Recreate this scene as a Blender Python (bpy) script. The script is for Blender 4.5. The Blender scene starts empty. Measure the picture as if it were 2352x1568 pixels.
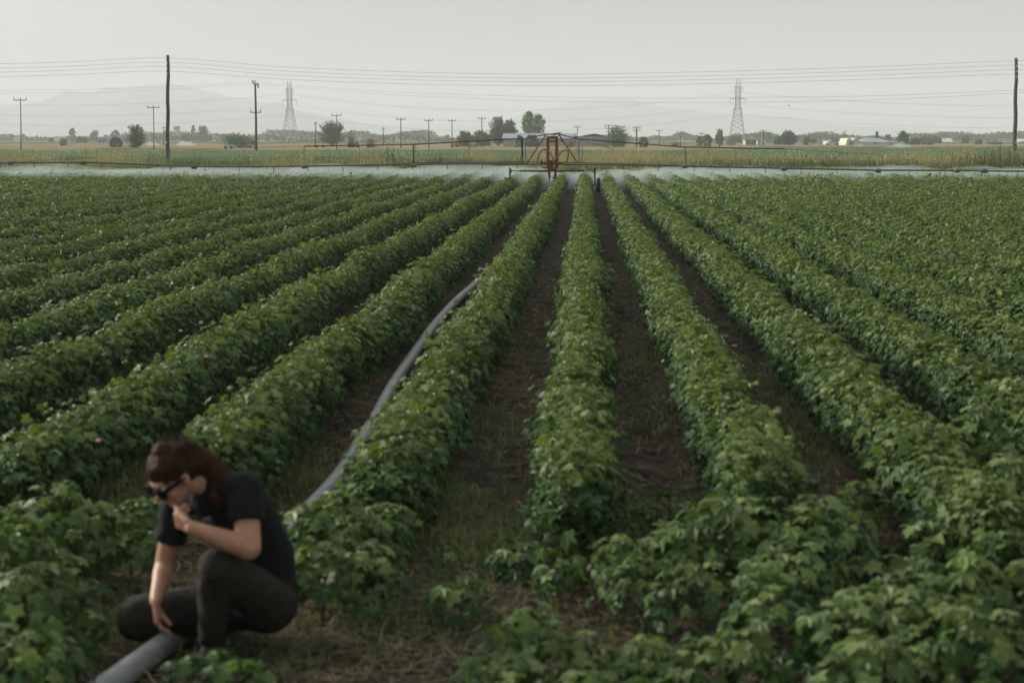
import bpy, math, random
import numpy as np
from mathutils import Vector, Matrix
sc = bpy.context.scene
C = sc.collection
# ------------------------------------------------------------------ camera
F = 3267.0                       # focal length in pixels of a 2352 px wide picture
PITCH = math.atan(466/F); YAW = math.atan(169/F*math.cos(PITCH)); CAMZ = 2.2
cam = bpy.data.cameras.new('camera'); cam.lens = 50; cam.sensor_width = 36
cam.clip_start = .1; cam.clip_end = 20000
cam.dof.use_dof = True; cam.dof.focus_distance = 75; cam.dof.aperture_fstop = 2.7
co = bpy.data.objects.new('camera', cam); C.objects.link(co)
co.location = (0, 0, CAMZ); co.rotation_euler = (math.pi/2-PITCH, 0, YAW); sc.camera = co
_R = np.array([math.cos(YAW), math.sin(YAW), 0])
_F = np.array([-math.sin(YAW)*math.cos(PITCH), math.cos(YAW)*math.cos(PITCH), -math.sin(PITCH)])
_U = np.cross(_R, _F)
def P(x, y, Y=None, z=None):
    """point of the place seen at photo position (x, y), at distance Y or height z"""
    d = _F*F + _R*(x-1176) + _U*(784-y)
    t = Y/d[1] if Y is not None else (z-CAMZ)/d[2]
    return np.array([d[0]*t, d[1]*t, CAMZ+d[2]*t])
# ------------------------------------------------------------------ light
ZEN, GLOW = 1.3, 2.2
SUN_AZ, SUN_EL = math.atan2(-.90, .38), math.radians(20)
w = bpy.data.worlds.new('World'); sc.world = w; w.use_nodes = True
nt = w.node_tree; nt.nodes.clear()
sky = nt.nodes.new('ShaderNodeTexSky'); sky.sky_type = 'NISHITA'; sky.sun_disc = False
sky.sun_elevation = SUN_EL; sky.sun_rotation = SUN_AZ; sky.dust_density = 6; sky.air_density = 1.2
hs = nt.nodes.new('ShaderNodeHueSaturation'); hs.inputs['Saturation'].default_value = .25
mx = nt.nodes.new('ShaderNodeMixRGB'); mx.inputs[0].default_value = .85; mx.inputs[2].default_value = (3.85, 4.08, 4.2, 1)
bg = nt.nodes.new('ShaderNodeBackground'); bg.inputs[1].default_value = .1
wo = nt.nodes.new('ShaderNodeOutputWorld')
nt.links.new(sky.outputs[0], hs.inputs['Color']); nt.links.new(hs.outputs[0], mx.inputs[1])
tcw = nt.nodes.new('ShaderNodeTexCoord'); sx_ = nt.nodes.new('ShaderNodeSeparateXYZ'); nt.links.new(tcw.outputs['Generated'], sx_.inputs[0])
mr = nt.nodes.new('ShaderNodeMapRange'); mr.inputs[1].default_value = 0; mr.inputs[2].default_value = .13; mr.inputs[3].default_value = .78; mr.inputs[4].default_value = .82; nt.links.new(sx_.outputs['Z'], mr.inputs[0])
# hazy dome: dim low band, overhead boosted to light the crop, wide glow round the veiled sun
m2_ = nt.nodes.new('ShaderNodeMapRange'); m2_.inputs[1].default_value = .13; m2_.inputs[2].default_value = .7; m2_.inputs[3].default_value = 1; m2_.inputs[4].default_value = ZEN; nt.links.new(sx_.outputs['Z'], m2_.inputs[0])
dt = nt.nodes.new('ShaderNodeVectorMath'); dt.operation = 'DOT_PRODUCT'; nt.links.new(tcw.outputs['Generated'], dt.inputs[0]); dt.inputs[1].default_value = (math.sin(SUN_AZ)*math.cos(SUN_EL), math.cos(SUN_AZ)*math.cos(SUN_EL), math.sin(SUN_EL))
m3_ = nt.nodes.new('ShaderNodeMapRange'); m3_.interpolation_type = 'SMOOTHSTEP'; m3_.inputs[1].default_value = .45; m3_.inputs[2].default_value = 1; m3_.inputs[3].default_value = 1; m3_.inputs[4].default_value = GLOW; nt.links.new(dt.outputs['Value'], m3_.inputs[0])
q1_ = nt.nodes.new('ShaderNodeMath'); q1_.operation = 'MULTIPLY'; nt.links.new(mr.outputs[0], q1_.inputs[0]); nt.links.new(m2_.outputs[0], q1_.inputs[1])
q2_ = nt.nodes.new('ShaderNodeMath'); q2_.operation = 'MULTIPLY'; nt.links.new(q1_.outputs[0], q2_.inputs[0]); nt.links.new(m3_.outputs[0], q2_.inputs[1])
vm = nt.nodes.new('ShaderNodeVectorMath'); vm.operation = 'SCALE'; nt.links.new(mx.outputs[0], vm.inputs[0]); nt.links.new(q2_.outputs[0], vm.inputs['Scale'])
nt.links.new(vm.outputs[0], bg.inputs[0]); nt.links.new(bg.outputs[0], wo.inputs[0])
sl = bpy.data.lights.new('sun', 'SUN'); sl.energy = 3.7; sl.angle = math.radians(7); sl.color = (1, .94, .82)
so = bpy.data.objects.new('sun', sl); C.objects.link(so)
sd = Vector((math.sin(SUN_AZ)*math.cos(SUN_EL), math.cos(SUN_AZ)*math.cos(SUN_EL), math.sin(SUN_EL)))
so.rotation_euler = sd.to_track_quat('Z', 'Y').to_euler(); so.location = (-30, 10, 30)
sc.view_settings.view_transform = 'Standard'; sc.view_settings.look = 'None'
sc.view_settings.exposure = .5; sc.view_settings.gamma = 1
sc.cycles.use_denoising = True
sc.cycles.max_bounces = 6; sc.cycles.diffuse_bounces = 3; sc.cycles.transparent_max_bounces = 24
sc.cycles.volume_bounces = 5; sc.cycles.use_adaptive_sampling = True; sc.cycles.adaptive_threshold = .02
sc.cycles.caustics_reflective = False; sc.cycles.caustics_refractive = False
# ------------------------------------------------------------------ helpers
rng = np.random.default_rng(7); random.seed(7)
def tag(o, label=None, cat=None, group=None, kind=None):
    if label: o['label'] = label
    if cat: o['category'] = cat
    if group: o['group'] = group
    if kind: o['kind'] = kind
    return o
def empty(name, loc, label, cat, group=None, rz=0):
    o = bpy.data.objects.new(name, None); C.objects.link(o); o.location = loc; o.rotation_euler.z = rz
    o.empty_display_size = .2
    return tag(o, label, cat, group)
def copy_tree(o, parent=None):
    c = o.copy(); C.objects.link(c); c.parent = parent
    for ch in list(o.children): copy_tree(ch, c)
    return c
def root_loc(o):
    v = Vector((0, 0, 0))
    while o is not None:
        v += Vector(o.location); o = o.parent
    return v
def link(name, me, mat, parent=None):
    if mat is not None: me.materials.append(mat)
    o = bpy.data.objects.new(name, me); C.objects.link(o)
    if parent is not None: o.parent = parent
    return o
def raw(name, V, T, mat, parent=None, col=None, smooth=False, local=False):
    """V (n,3), T (m,3|4) world coordinates -> one mesh object"""
    V = np.asarray(V, dtype=np.float32).reshape(-1, 3)
    if parent is not None and not local: V = V-np.array(root_loc(parent), dtype=np.float32)
    T = np.asarray(T, dtype=np.int32); k = T.shape[1]
    me = bpy.data.meshes.new(name); me.vertices.add(len(V)); me.vertices.foreach_set('co', V.ravel())
    me.loops.add(T.size); me.loops.foreach_set('vertex_index', T.ravel())
    me.polygons.add(len(T)); me.polygons.foreach_set('loop_start', np.arange(0, T.size, k, dtype=np.int32))
    me.polygons.foreach_set('use_smooth', np.full(len(T), smooth)); me.update(calc_edges=True)
    if col is not None:
        a = me.color_attributes.new('col', 'FLOAT_COLOR', 'POINT')
        c4 = np.ones((len(V), 4), dtype=np.float32); c4[:, :3] = col; a.data.foreach_set('color', c4.ravel())
    return link(name, me, mat, parent)
class MB:
    def __init__(s): s.v = []; s.f = []
    def add(s, vs, fs):
        b = len(s.v); s.v += [tuple(map(float, v)) for v in vs]; s.f += [tuple(b+i for i in f) for f in fs]; return s
    def box(s, c, d, rz=0, rx=0, ry=0):
        m = Matrix.Rotation(rz, 3, 'Z') @ Matrix.Rotation(ry, 3, 'Y') @ Matrix.Rotation(rx, 3, 'X'); c = Vector(c)
        vs = [c + m @ Vector((x*d[0]/2, y*d[1]/2, z*d[2]/2)) for x in (-1, 1) for y in (-1, 1) for z in (-1, 1)]
        return s.add(vs, [(0,1,3,2),(4,6,7,5),(0,4,5,1),(2,3,7,6),(0,2,6,4),(1,5,7,3)])
    def bar(s, a, b, w, h=None):
        """rectangular bar from a to b"""
        a, b = Vector(a), Vector(b); h = h or w; t = (b-a).normalized()
        up = Vector((0, 1, 0)) if abs(t.y) < .9 else Vector((0, 0, 1))
        u = t.cross(up).normalized(); v = t.cross(u)
        vs = [p+u*sx*w/2+v*sy*h/2 for p in (a, b) for sx, sy in ((-1,-1),(1,-1),(1,1),(-1,1))]
        return s.add(vs, [(3,2,1,0),(4,5,6,7),(0,1,5,4),(1,2,6,5),(2,3,7,6),(3,0,4,7)])
    def tube(s, pts, r, n=8, cap=True, closed=False):
        pts = [Vector(p) for p in pts]; N = len(pts); rr = r if hasattr(r, '__len__') else [r]*N
        b = len(s.v); prev = None
        for i, p in enumerate(pts):
            t = (pts[(i+1) % N if closed else min(i+1, N-1)]-pts[i-1 if closed else max(i-1, 0)]).normalized()
            if prev is None:
                up = Vector((0, 0, 1)) if abs(t.z) < .9 else Vector((0, 1, 0)); u = t.cross(up).normalized()
            else: u = (prev-t*prev.dot(t)).normalized()
            prev = u; v = t.cross(u)
            for k in range(n):
                a = 2*math.pi*k/n; s.v.append(tuple(p+(u*math.cos(a)+v*math.sin(a))*rr[i]))
        for i in range(N if closed else N-1):
            for k in range(n):
                j = (i+1) % N
                s.f.append((b+i*n+k, b+i*n+(k+1) % n, b+j*n+(k+1) % n, b+j*n+k))
        if cap and not closed:
            s.f.append(tuple(b+k for k in range(n-1, -1, -1))); s.f.append(tuple(b+(N-1)*n+k for k in range(n)))
        return s
    def lathe(s, c, axis, prof, n=24):
        """prof: list of (distance along axis, radius)"""
        c = Vector(c); ax = Vector(axis).normalized(); up = Vector((0, 0, 1)) if abs(ax.z) < .9 else Vector((0, 1, 0))
        u = ax.cross(up).normalized(); v = ax.cross(u); b = len(s.v)
        for h, r in prof:
            for k in range(n):
                a = 2*math.pi*k/n; s.v.append(tuple(c+ax*h+(u*math.cos(a)+v*math.sin(a))*r))
        for i in range(len(prof)-1):
            for k in range(n): s.f.append((b+i*n+k, b+i*n+(k+1) % n, b+(i+1)*n+(k+1) % n, b+(i+1)*n+k))
        s.f.append(tuple(b+k for k in range(n-1, -1, -1))); s.f.append(tuple(b+(len(prof)-1)*n+k for k in range(n)))
        return s
    def build(s, name, mat, parent=None, smooth=False, local=False):
        off = Vector((0, 0, 0)) if (parent is None or local) else root_loc(parent)
        me = bpy.data.meshes.new(name); me.from_pydata([tuple(Vector(v)-off) for v in s.v], [], s.f); me.update()
        if smooth: me.polygons.foreach_set('use_smooth', [True]*len(me.polygons))
        return link(name, me, mat, parent)
_tab = rng.random(4096)
def n1(x, seed=0):
    x = np.asarray(x, dtype=float)+seed*37.7; i = np.floor(x).astype(int); f = x-i; f = f*f*(3-2*f)
    return (_tab[i % 4096]*(1-f)+_tab[(i+1) % 4096]*f)*2-1
def n2(x, y, seed=0):
    x = np.asarray(x, dtype=float)+seed*17.3; y = np.asarray(y, dtype=float)+seed*9.1
    i = np.floor(x).astype(int); j = np.floor(y).astype(int); f = x-i; g = y-j; f = f*f*(3-2*f); g = g*g*(3-2*g)
    h = lambda a, b: _tab[(a*57+b*131+(a*b) % 29) % 4096]
    return ((h(i,j)*(1-f)+h(i+1,j)*f)*(1-g)+(h(i,j+1)*(1-f)+h(i+1,j+1)*f)*g)*2-1
# ------------------------------------------------------------------ materials
def mat(name, col, rough=.7, metal=0, noise=None, col2=None, bump=0, bscale=20, attr=False, trans=0, spec=.5, stretch=(1,1,1), lo=.35, hi=.65, detail=6):
    m = bpy.data.materials.new(name); m.use_nodes = True; t = m.node_tree; n = t.nodes; L = t.links
    b = n['Principled BSDF']; b.inputs['Roughness'].default_value = rough; b.inputs['Metallic'].default_value = metal
    b.inputs['Specular IOR Level'].default_value = spec
    b.inputs['Base Color'].default_value = (*col, 1)
    tc = n.new('ShaderNodeTexCoord'); mp = n.new('ShaderNodeMapping'); mp.inputs['Scale'].default_value = stretch
    L.new(tc.outputs['Object'], mp.inputs[0]); src = None
    if noise:
        no = n.new('ShaderNodeTexNoise'); no.inputs['Scale'].default_value = noise; no.inputs['Detail'].default_value = detail
        L.new(mp.outputs[0], no.inputs['Vector'])
        rp = n.new('ShaderNodeMapRange'); rp.inputs[1].default_value = lo; rp.inputs[2].default_value = hi
        L.new(no.outputs['Fac'], rp.inputs[0])
        mi = n.new('ShaderNodeMixRGB'); mi.inputs[1].default_value = (*col, 1); mi.inputs[2].default_value = (*(col2 or col), 1)
        L.new(rp.outputs[0], mi.inputs[0]); src = mi.outputs[0]
    if attr:
        at = n.new('ShaderNodeAttribute'); at.attribute_name = 'col'; src = at.outputs['Color']
    if src is not None: L.new(src, b.inputs['Base Color'])
    if bump:
        bn = n.new('ShaderNodeTexNoise'); bn.inputs['Scale'].default_value = bscale; bn.inputs['Detail'].default_value = 8
        L.new(mp.outputs[0], bn.inputs['Vector']); bp = n.new('ShaderNodeBump'); bp.inputs['Strength'].default_value = bump
        bp.inputs['Distance'].default_value = .05; L.new(bn.outputs['Fac'], bp.inputs['Height']); L.new(bp.outputs[0], b.inputs['Normal'])
    if trans:
        tr = n.new('ShaderNodeBsdfTranslucent'); ms = n.new('ShaderNodeMixShader'); ms.inputs[0].default_value = trans
        g = n.new('ShaderNodeMixRGB'); g.blend_type = 'MULTIPLY'; g.inputs[0].default_value = 1; g.inputs[2].default_value = (1.1, 1.35, .5, 1)
        if src is not None: L.new(src, g.inputs[1])
        else: g.inputs[1].default_value = (*col, 1)
        L.new(g.outputs[0], tr.inputs[0]); L.new(b.outputs[0], ms.inputs[1]); L.new(tr.outputs[0], ms.inputs[2])
        L.new(ms.outputs[0], n['Material Output'].inputs['Surface'])
    return m
def vol(name, col, dens, aniso=0):
    m = bpy.data.materials.new(name); m.use_nodes = True; t = m.node_tree; t.nodes.remove(t.nodes['Principled BSDF'])
    v = t.nodes.new('ShaderNodeVolumePrincipled'); v.inputs['Color'].default_value = (*col, 1); v.inputs['Density'].default_value = dens
    v.inputs['Anisotropy'].default_value = aniso
    t.links.new(v.outputs[0], t.nodes['Material Output'].inputs['Volume']); return m
M_leaf = mat('leaf', (.06,.12,.03), rough=.5, attr=True, trans=.25, spec=.25)
M_treeleaf = mat('tree_leaf', (.05,.08,.03), rough=.7, attr=True, trans=.15, spec=.2)
M_grass = mat('grass', (.1,.12,.04), rough=.8, attr=True, trans=.2, spec=.15)
M_stem = mat('stem', (.06,.075,.03), rough=.8, noise=30, col2=(.08,.05,.03))
M_bark = mat('bark', (.09,.07,.05), rough=.9, noise=4, col2=(.14,.12,.09), bump=.4)
# ------------------------------------------------------------------ leaf fields
def tmpl(kind):
    if kind == 0:
        o = [(-.1,-.14,.0),(-.44,-.22,-.1),(-.40,.09,.02),(-.57,.43,-.16),(-.25,.44,.03),(0,.86,-.2),(.25,.44,.03),(.57,.43,-.16),(.40,.09,.02),(.44,-.22,-.1),(.1,-.14,.0)]
    elif kind == 1:
        o = [(-.44,-.15,-.06),(-.54,.38,-.14),(-.27,.46,.03),(0,.86,-.2),(.27,.46,.03),(.54,.38,-.14),(.44,-.15,-.06)]
    elif kind == 2:
        V = np.array([(0,-.2,0),(-.5,.22,-.12),(0,.85,-.15),(.5,.22,-.12)]); return V, np.array([(0,2,1),(0,3,2)])
    elif kind == 3:   # long narrow leaf
        V = np.array([(0,0,0),(-.16,.5,.03),(0,1,-.1),(.16,.5,.03)]); return V, np.array([(0,2,1),(0,3,2)])
    V = np.array([(0,.0,.02)]+o); n = len(o)
    return V, np.array([(0, i+1, i) for i in range(1, n)])
def frames(N):
    N = N/np.linalg.norm(N, axis=1, keepdims=True); n = len(N)
    a = rng.normal(size=(n, 3)); U = np.cross(N, a); U /= np.linalg.norm(U, axis=1, keepdims=True)
    return N, U, np.cross(N, U)
def leafmesh(Pn, N, size, kind, frame=None, tip=None):
    """one leaf per point; tip: preferred direction of the leaf tip"""
    V, T = tmpl(kind)
    if tip is None: N, U, W = frames(N)
    else:
        N = N/np.linalg.norm(N, axis=1, keepdims=True); W = tip-N*np.sum(tip*N, 1, keepdims=True)
        W /= np.linalg.norm(W, axis=1, keepdims=True)+1e-9; U = np.cross(W, N)
    s = np.asarray(size).reshape(-1, 1, 1); z = rng.uniform(.3, 1.9, (len(Pn), 1, 1))
    Q = Pn[:, None, :]+s*(V[None, :, 0:1]*U[:, None, :]+V[None, :, 1:2]*W[:, None, :]+V[None, :, 2:3]*z*N[:, None, :])
    k = len(V); TT = (T[None]+np.arange(len(Pn))[:, None, None]*k).reshape(-1, 3)
    return Q.reshape(-1, 3), TT, k
def join(parts):
    Vs, Ts, Cs, b = [], [], [], 0
    for V, T, c in parts:
        Vs.append(V); Ts.append(T+b); Cs.append(c); b += len(V)
    return np.concatenate(Vs), np.concatenate(Ts), np.concatenate(Cs)
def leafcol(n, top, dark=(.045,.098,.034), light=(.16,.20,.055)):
    """top 0..1: paler, yellower leaves near the tips: young growth, plus sunlit tops painted in"""
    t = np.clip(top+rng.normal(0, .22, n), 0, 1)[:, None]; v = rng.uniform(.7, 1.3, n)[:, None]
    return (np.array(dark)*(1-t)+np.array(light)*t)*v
# ================================================================== GROUND
def axis(segs):
    out = [segs[0][0]]
    for a, b, st in segs:
        n = max(1, int(round((b-a)/st))); out += list(np.linspace(a, b, n+1)[1:])
    return np.array(out)
ROW = 1.0
def rowx(k): return -1.03 if k == -1 else k*(.985 if k > 0 else 1.045)
HEAD = 7.0     # rows start here, nearer is the headland
def soil_z(X, Y):
    ridge = .035*np.cos(2*math.pi*X/ROW)*np.clip((Y-HEAD)/1.5, 0, 1)
    z = ridge+.018*n2(X*3, Y*3)+.012*n2(X*9, Y*9, 3)+.007*n2(X*21, Y*21, 5)+.03*n2(X*.7, Y*.7, 8)
    tr = np.abs(X-.49-.02*n1(Y*.5)); z = z-.03*np.exp(-(tr/.09)**2)*(.6+.4*np.sin(Y*2*math.pi/.11))*np.clip((Y-6.5), 0, 1)
    return z
xs = axis([(-70,-8,2),(-8,-3.5,.12),(-3.5,4,.045),(4,8,.12),(8,70,2)]); ys = axis([(-6,4,.6),(4,16,.045),(16,30,.14),(30,110,1.0)])
X, Y = np.meshgrid(xs, ys, indexing='ij'); Z = soil_z(X, Y); nx, ny = X.shape
idx = np.arange(nx*ny).reshape(nx, ny)
T = np.stack([idx[:-1,:-1], idx[1:,:-1], idx[1:,1:], idx[:-1,1:]], -1).reshape(-1, 4)
M_soil = mat('soil', (.038,.031,.024), rough=.95, noise=5, col2=(.13,.102,.068), bump=.9, bscale=35, spec=.1, lo=.4, hi=.75, detail=12)
tag(raw('field_soil', np.stack([X, Y, Z], -1), T, M_soil, smooth=True), kind='structure')
M_plain = mat('plain', (.12,.105,.06), rough=1, noise=.012, col2=(.075,.09,.045), stretch=(.4,1,1), spec=0, lo=.42, hi=.58)
gx = np.array([-7600,-2000,-600,-150,0,150,600,2000,7600.]); gy = np.array([-150,0,110,300,800,2000,4000,7600.])
X, Y = np.meshgrid(gx, gy, indexing='ij'); idx = np.arange(X.size).reshape(X.shape)
T = np.stack([idx[:-1,:-1], idx[1:,:-1], idx[1:,1:], idx[:-1,1:]], -1).reshape(-1, 4)
tag(raw('ground', np.stack([X, Y, X*0-.13], -1), T, M_plain), kind='structure')
# far fields: crops as low slabs with rough tops, stubble as sheets
def slab(name, x0, x1, y0, y1, h, m, rough=.06, st=2.5):
    xs = np.arange(x0, x1+1, st); ys = np.linspace(y0, y1, max(4, int((y1-y0)/(st*1.5))))
    X, Y = np.meshgrid(xs, ys, indexing='ij'); Z = h+rough*rng.normal(size=X.shape)+rough*n2(X*.1, Y*.1)
    Z[0] = Z[-1] = -.1; Z[:, 0] = -.1; Z[:, -1] = -.1
    X = X.copy(); 
    idx = np.arange(X.size).reshape(X.shape)
    T = np.stack([idx[:-1,:-1], idx[1:,:-1], idx[1:,1:], idx[:-1,1:]], -1).reshape(-1, 4)
    return tag(raw(name, np.stack([X, Y, Z], -1), T, m, smooth=False), kind='structure')
M_f1 = mat('crop_green', (.040,.085,.030), rough=.9, noise=.6, col2=(.085,.135,.05), spec=.1, stretch=(.35,1,1))
M_f2 = mat('stubble', (.31,.235,.125), rough=1, noise=.05, col2=(.19,.17,.09), spec=0, stretch=(.25,1,1))
M_f3 = mat('crop_dull', (.06,.085,.045), rough=1, noise=.03, col2=(.11,.12,.065), spec=0, stretch=(.2,1,1))
slab('green_field', -110, 120, 119, 214, .5, M_f1, .07)
slab('green_field', 36, 200, 220, 330, .35, M_f1, .07)
slab('stubble_field', -260, 34, 220, 560, .12, M_f2, .08, 4)
slab('stubble_field', 36, 300, 336, 560, .12, M_f2, .08, 4)
slab('dull_field', -420, 420, 570, 760, .3, M_f3, .08, 9)
slab('distant_stubble', -700, 750, 780, 1050, .2, M_f2, .1, 14)
slab('distant_field', -1200, 1300, 1070, 2300, .5, M_f3, .2, 40)
# ================================================================== COTTON ROWS
Y_END = 86.0
def row_leaves(X0, ya, yb, per_m, kind, size, seed):
    n = int((yb-ya)*per_m); y = rng.uniform(ya, yb, n)
    th = rng.uniform(-.45, math.pi+.45, n); r = rng.uniform(.3, 1, n)**.6
    a = .200*(1+.30*n1(y/.33, seed)+.2*n1(y/1.7, seed+2)); b = .29*(1+.19*n1(y/.4, seed+5)+.17*n1(y/2.3, seed+9))
    cx = X0+.05*n1(y/1.3, seed+4); cz = .25
    # soft end of the row
    e = np.clip((y-ya0[0])/.35, .25, 1)**.5
    lx = a*np.cos(th)*r*e; lz = b*np.sin(th)*r*e
    jx = rng.normal(0, .05, n); jz = rng.normal(0, .038, n)
    px = cx+lx+jx; pz = np.maximum(cz+lz+jz, .07+.05*rng.random(n))
    spur = rng.random(n) < .05; pz = np.where(spur, pz+rng.uniform(.02, .13, n), pz)
    N = np.stack([np.cos(th)*1.0, rng.normal(0, .5, n), np.sin(th)*.7+.75], 1)+rng.normal(0, .42, (n, 3))
    tip = np.stack([np.cos(th)+rng.normal(0, .7, n), rng.normal(0, .9, n), -.5+rng.normal(0, .4, n)], 1)
    s = size*rng.uniform(.55, 1.3, n); top = np.clip((pz-.31)/.22, 0, 1)*.72+.05+.12*n1(y/1.1, seed+11)  # height weight: young leaf tone plus sunlit row tops painted into the colour
    V, T, k = leafmesh(np.stack([px, y, pz], 1), N, s, kind, tip=tip)
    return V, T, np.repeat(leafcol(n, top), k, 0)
ya0 = [0]
ordn = ['', 'first', 'second', 'third', 'fourth', 'fifth', 'sixth', 'seventh', 'eighth', 'ninth', 'tenth', 'eleventh', 'twelfth', 'thirteenth', 'fourteenth']
STARTS = {0: 7.0, -1: 7.35, -2: 7.75, -3: 7.4, -4: 7.6, 1: 6.95, 2: 6.3, 3: 6.6}
def make_row(k):
    X0 = rowx(k)-.02
    lim = .80*abs(X0)/.36*(.86 if X0 < 0 else 1.0)
    ya = max(STARTS.get(k, HEAD+.3), lim-3); ya0[0] = ya
    parts = []
    for (a, b, per, kind, size) in ((0, 13, 1450, 0, .060), (13, 24, 1300, 1, .060), (24, 42, 1000, 1, .066), (42, 62, 640, 2, .078), (62, Y_END, 260, 2, .12)):
        a = max(a, ya)
        if a < b: parts.append(row_leaves(X0, a, b, per, kind, size, k+40))
    V, T, c = join(parts)
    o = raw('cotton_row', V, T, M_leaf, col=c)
    if k == 0: lab = 'straight cotton row pointing directly away in the middle of the field'
    elif k == -1: lab = 'cotton row just right of the grey hose, partly hiding it'
    elif k == -2: lab = 'cotton row just left of the grey hose, ending behind the crouching person'
    elif k == 1: lab = 'cotton row next right of the central row, running into the foreground bushes'
    elif k < 0 and -k-2 < 11: lab = ordn[-k-2]+' cotton row to the left beyond the row beside the hose'
    elif k > 0 and k < 12: lab = ordn[k]+' cotton row to the right of the straight central row'
    elif k < 0: lab = 'one of the far left cotton rows that merge into a solid green canopy'
    else: lab = 'one of the far right cotton rows that merge into a solid green canopy'
    tag(o, lab, 'crop row', 'parallel rows of cotton across the field' if -13 < k < 12 else ('merged far left cotton rows' if k < 0 else 'merged far right cotton rows'))
for k in range(-38, 33): make_row(k)
# ------------------------------------------------------------------ foreground plants
def plant_proto(seed, h=.42, w=.23, n=85):
    root = empty('cotton_plant', (0, 0, 0), 'x', 'cotton plant')
    st = MB(); tips = []
    for i in range(7):
        a = i*2.4+seed; z0 = h*(.10+.08*i); L = w*(.85-.08*i); p1 = Vector((math.cos(a)*L*.6, math.sin(a)*L*.6, z0+.12*h)); p2 = Vector((math.cos(a)*L, math.sin(a)*L, z0+.2*h))
        st.tube([(0, 0, z0), p1, p2], [.005, .004, .002], 5); tips += [p1, p2]
    st.tube([(0, 0, -.05), (.01, .005, h*.5), (0, 0, h*.7)], [.008, .006, .003], 6)
    st.build('stem', M_stem, root, smooth=True)
    # leaves at the ends of petioles all over the plant
    th = rng.uniform(0, 2*math.pi, n); ph = rng.uniform(-.35, 1.5, n); r = rng.uniform(.5, 1, n)**.5*(1+.22*n1(th*1.5, seed))
    p = np.stack([w*np.cos(th)*np.cos(ph)*r, w*np.sin(th)*np.cos(ph)*r, h*.5+h*.5*np.sin(ph)*r], 1); p[:, 2] = np.maximum(p[:, 2], .05)
    N = np.stack([np.cos(th)*np.cos(ph), np.sin(th)*np.cos(ph), np.sin(ph)*.6+.8], 1)+rng.normal(0, .4, (n, 3))
    tip = np.stack([np.cos(th), np.sin(th), -.6+0*th], 1)+rng.normal(0, .5, (n, 3))
    V, T, k = leafmesh(p, N, rng.uniform(.05, .105, n), 0, tip=tip)
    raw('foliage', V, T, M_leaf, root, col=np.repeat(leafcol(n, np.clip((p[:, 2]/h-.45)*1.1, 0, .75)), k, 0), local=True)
    return root
protos = [plant_proto(1), plant_proto(2, .46, .25, 100), plant_proto(3, .33, .2, 55), plant_proto(4, .39, .27, 90), plant_proto(5, .25, .16, 22)]
used = set()
GZ = lambda x, y: float(soil_z(np.array(x), np.array(y)))
def put_plant(x, y, pi, s, label, group):
    """x, y: photo position of the foot of the plant"""
    g = P(x, y, z=0); pr = protos[pi]
    o = pr if pi not in used else copy_tree(pr)
    used.add(pi); o.location = (g[0], g[1], GZ(g[0], g[1])); o.rotation_euler.z = random.uniform(0, 6.28); s *= random.uniform(.88, 1.08); o.scale = (s, s, s*random.uniform(.9, 1.15))
    tag(o, label, 'cotton plant', group); return o
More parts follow.
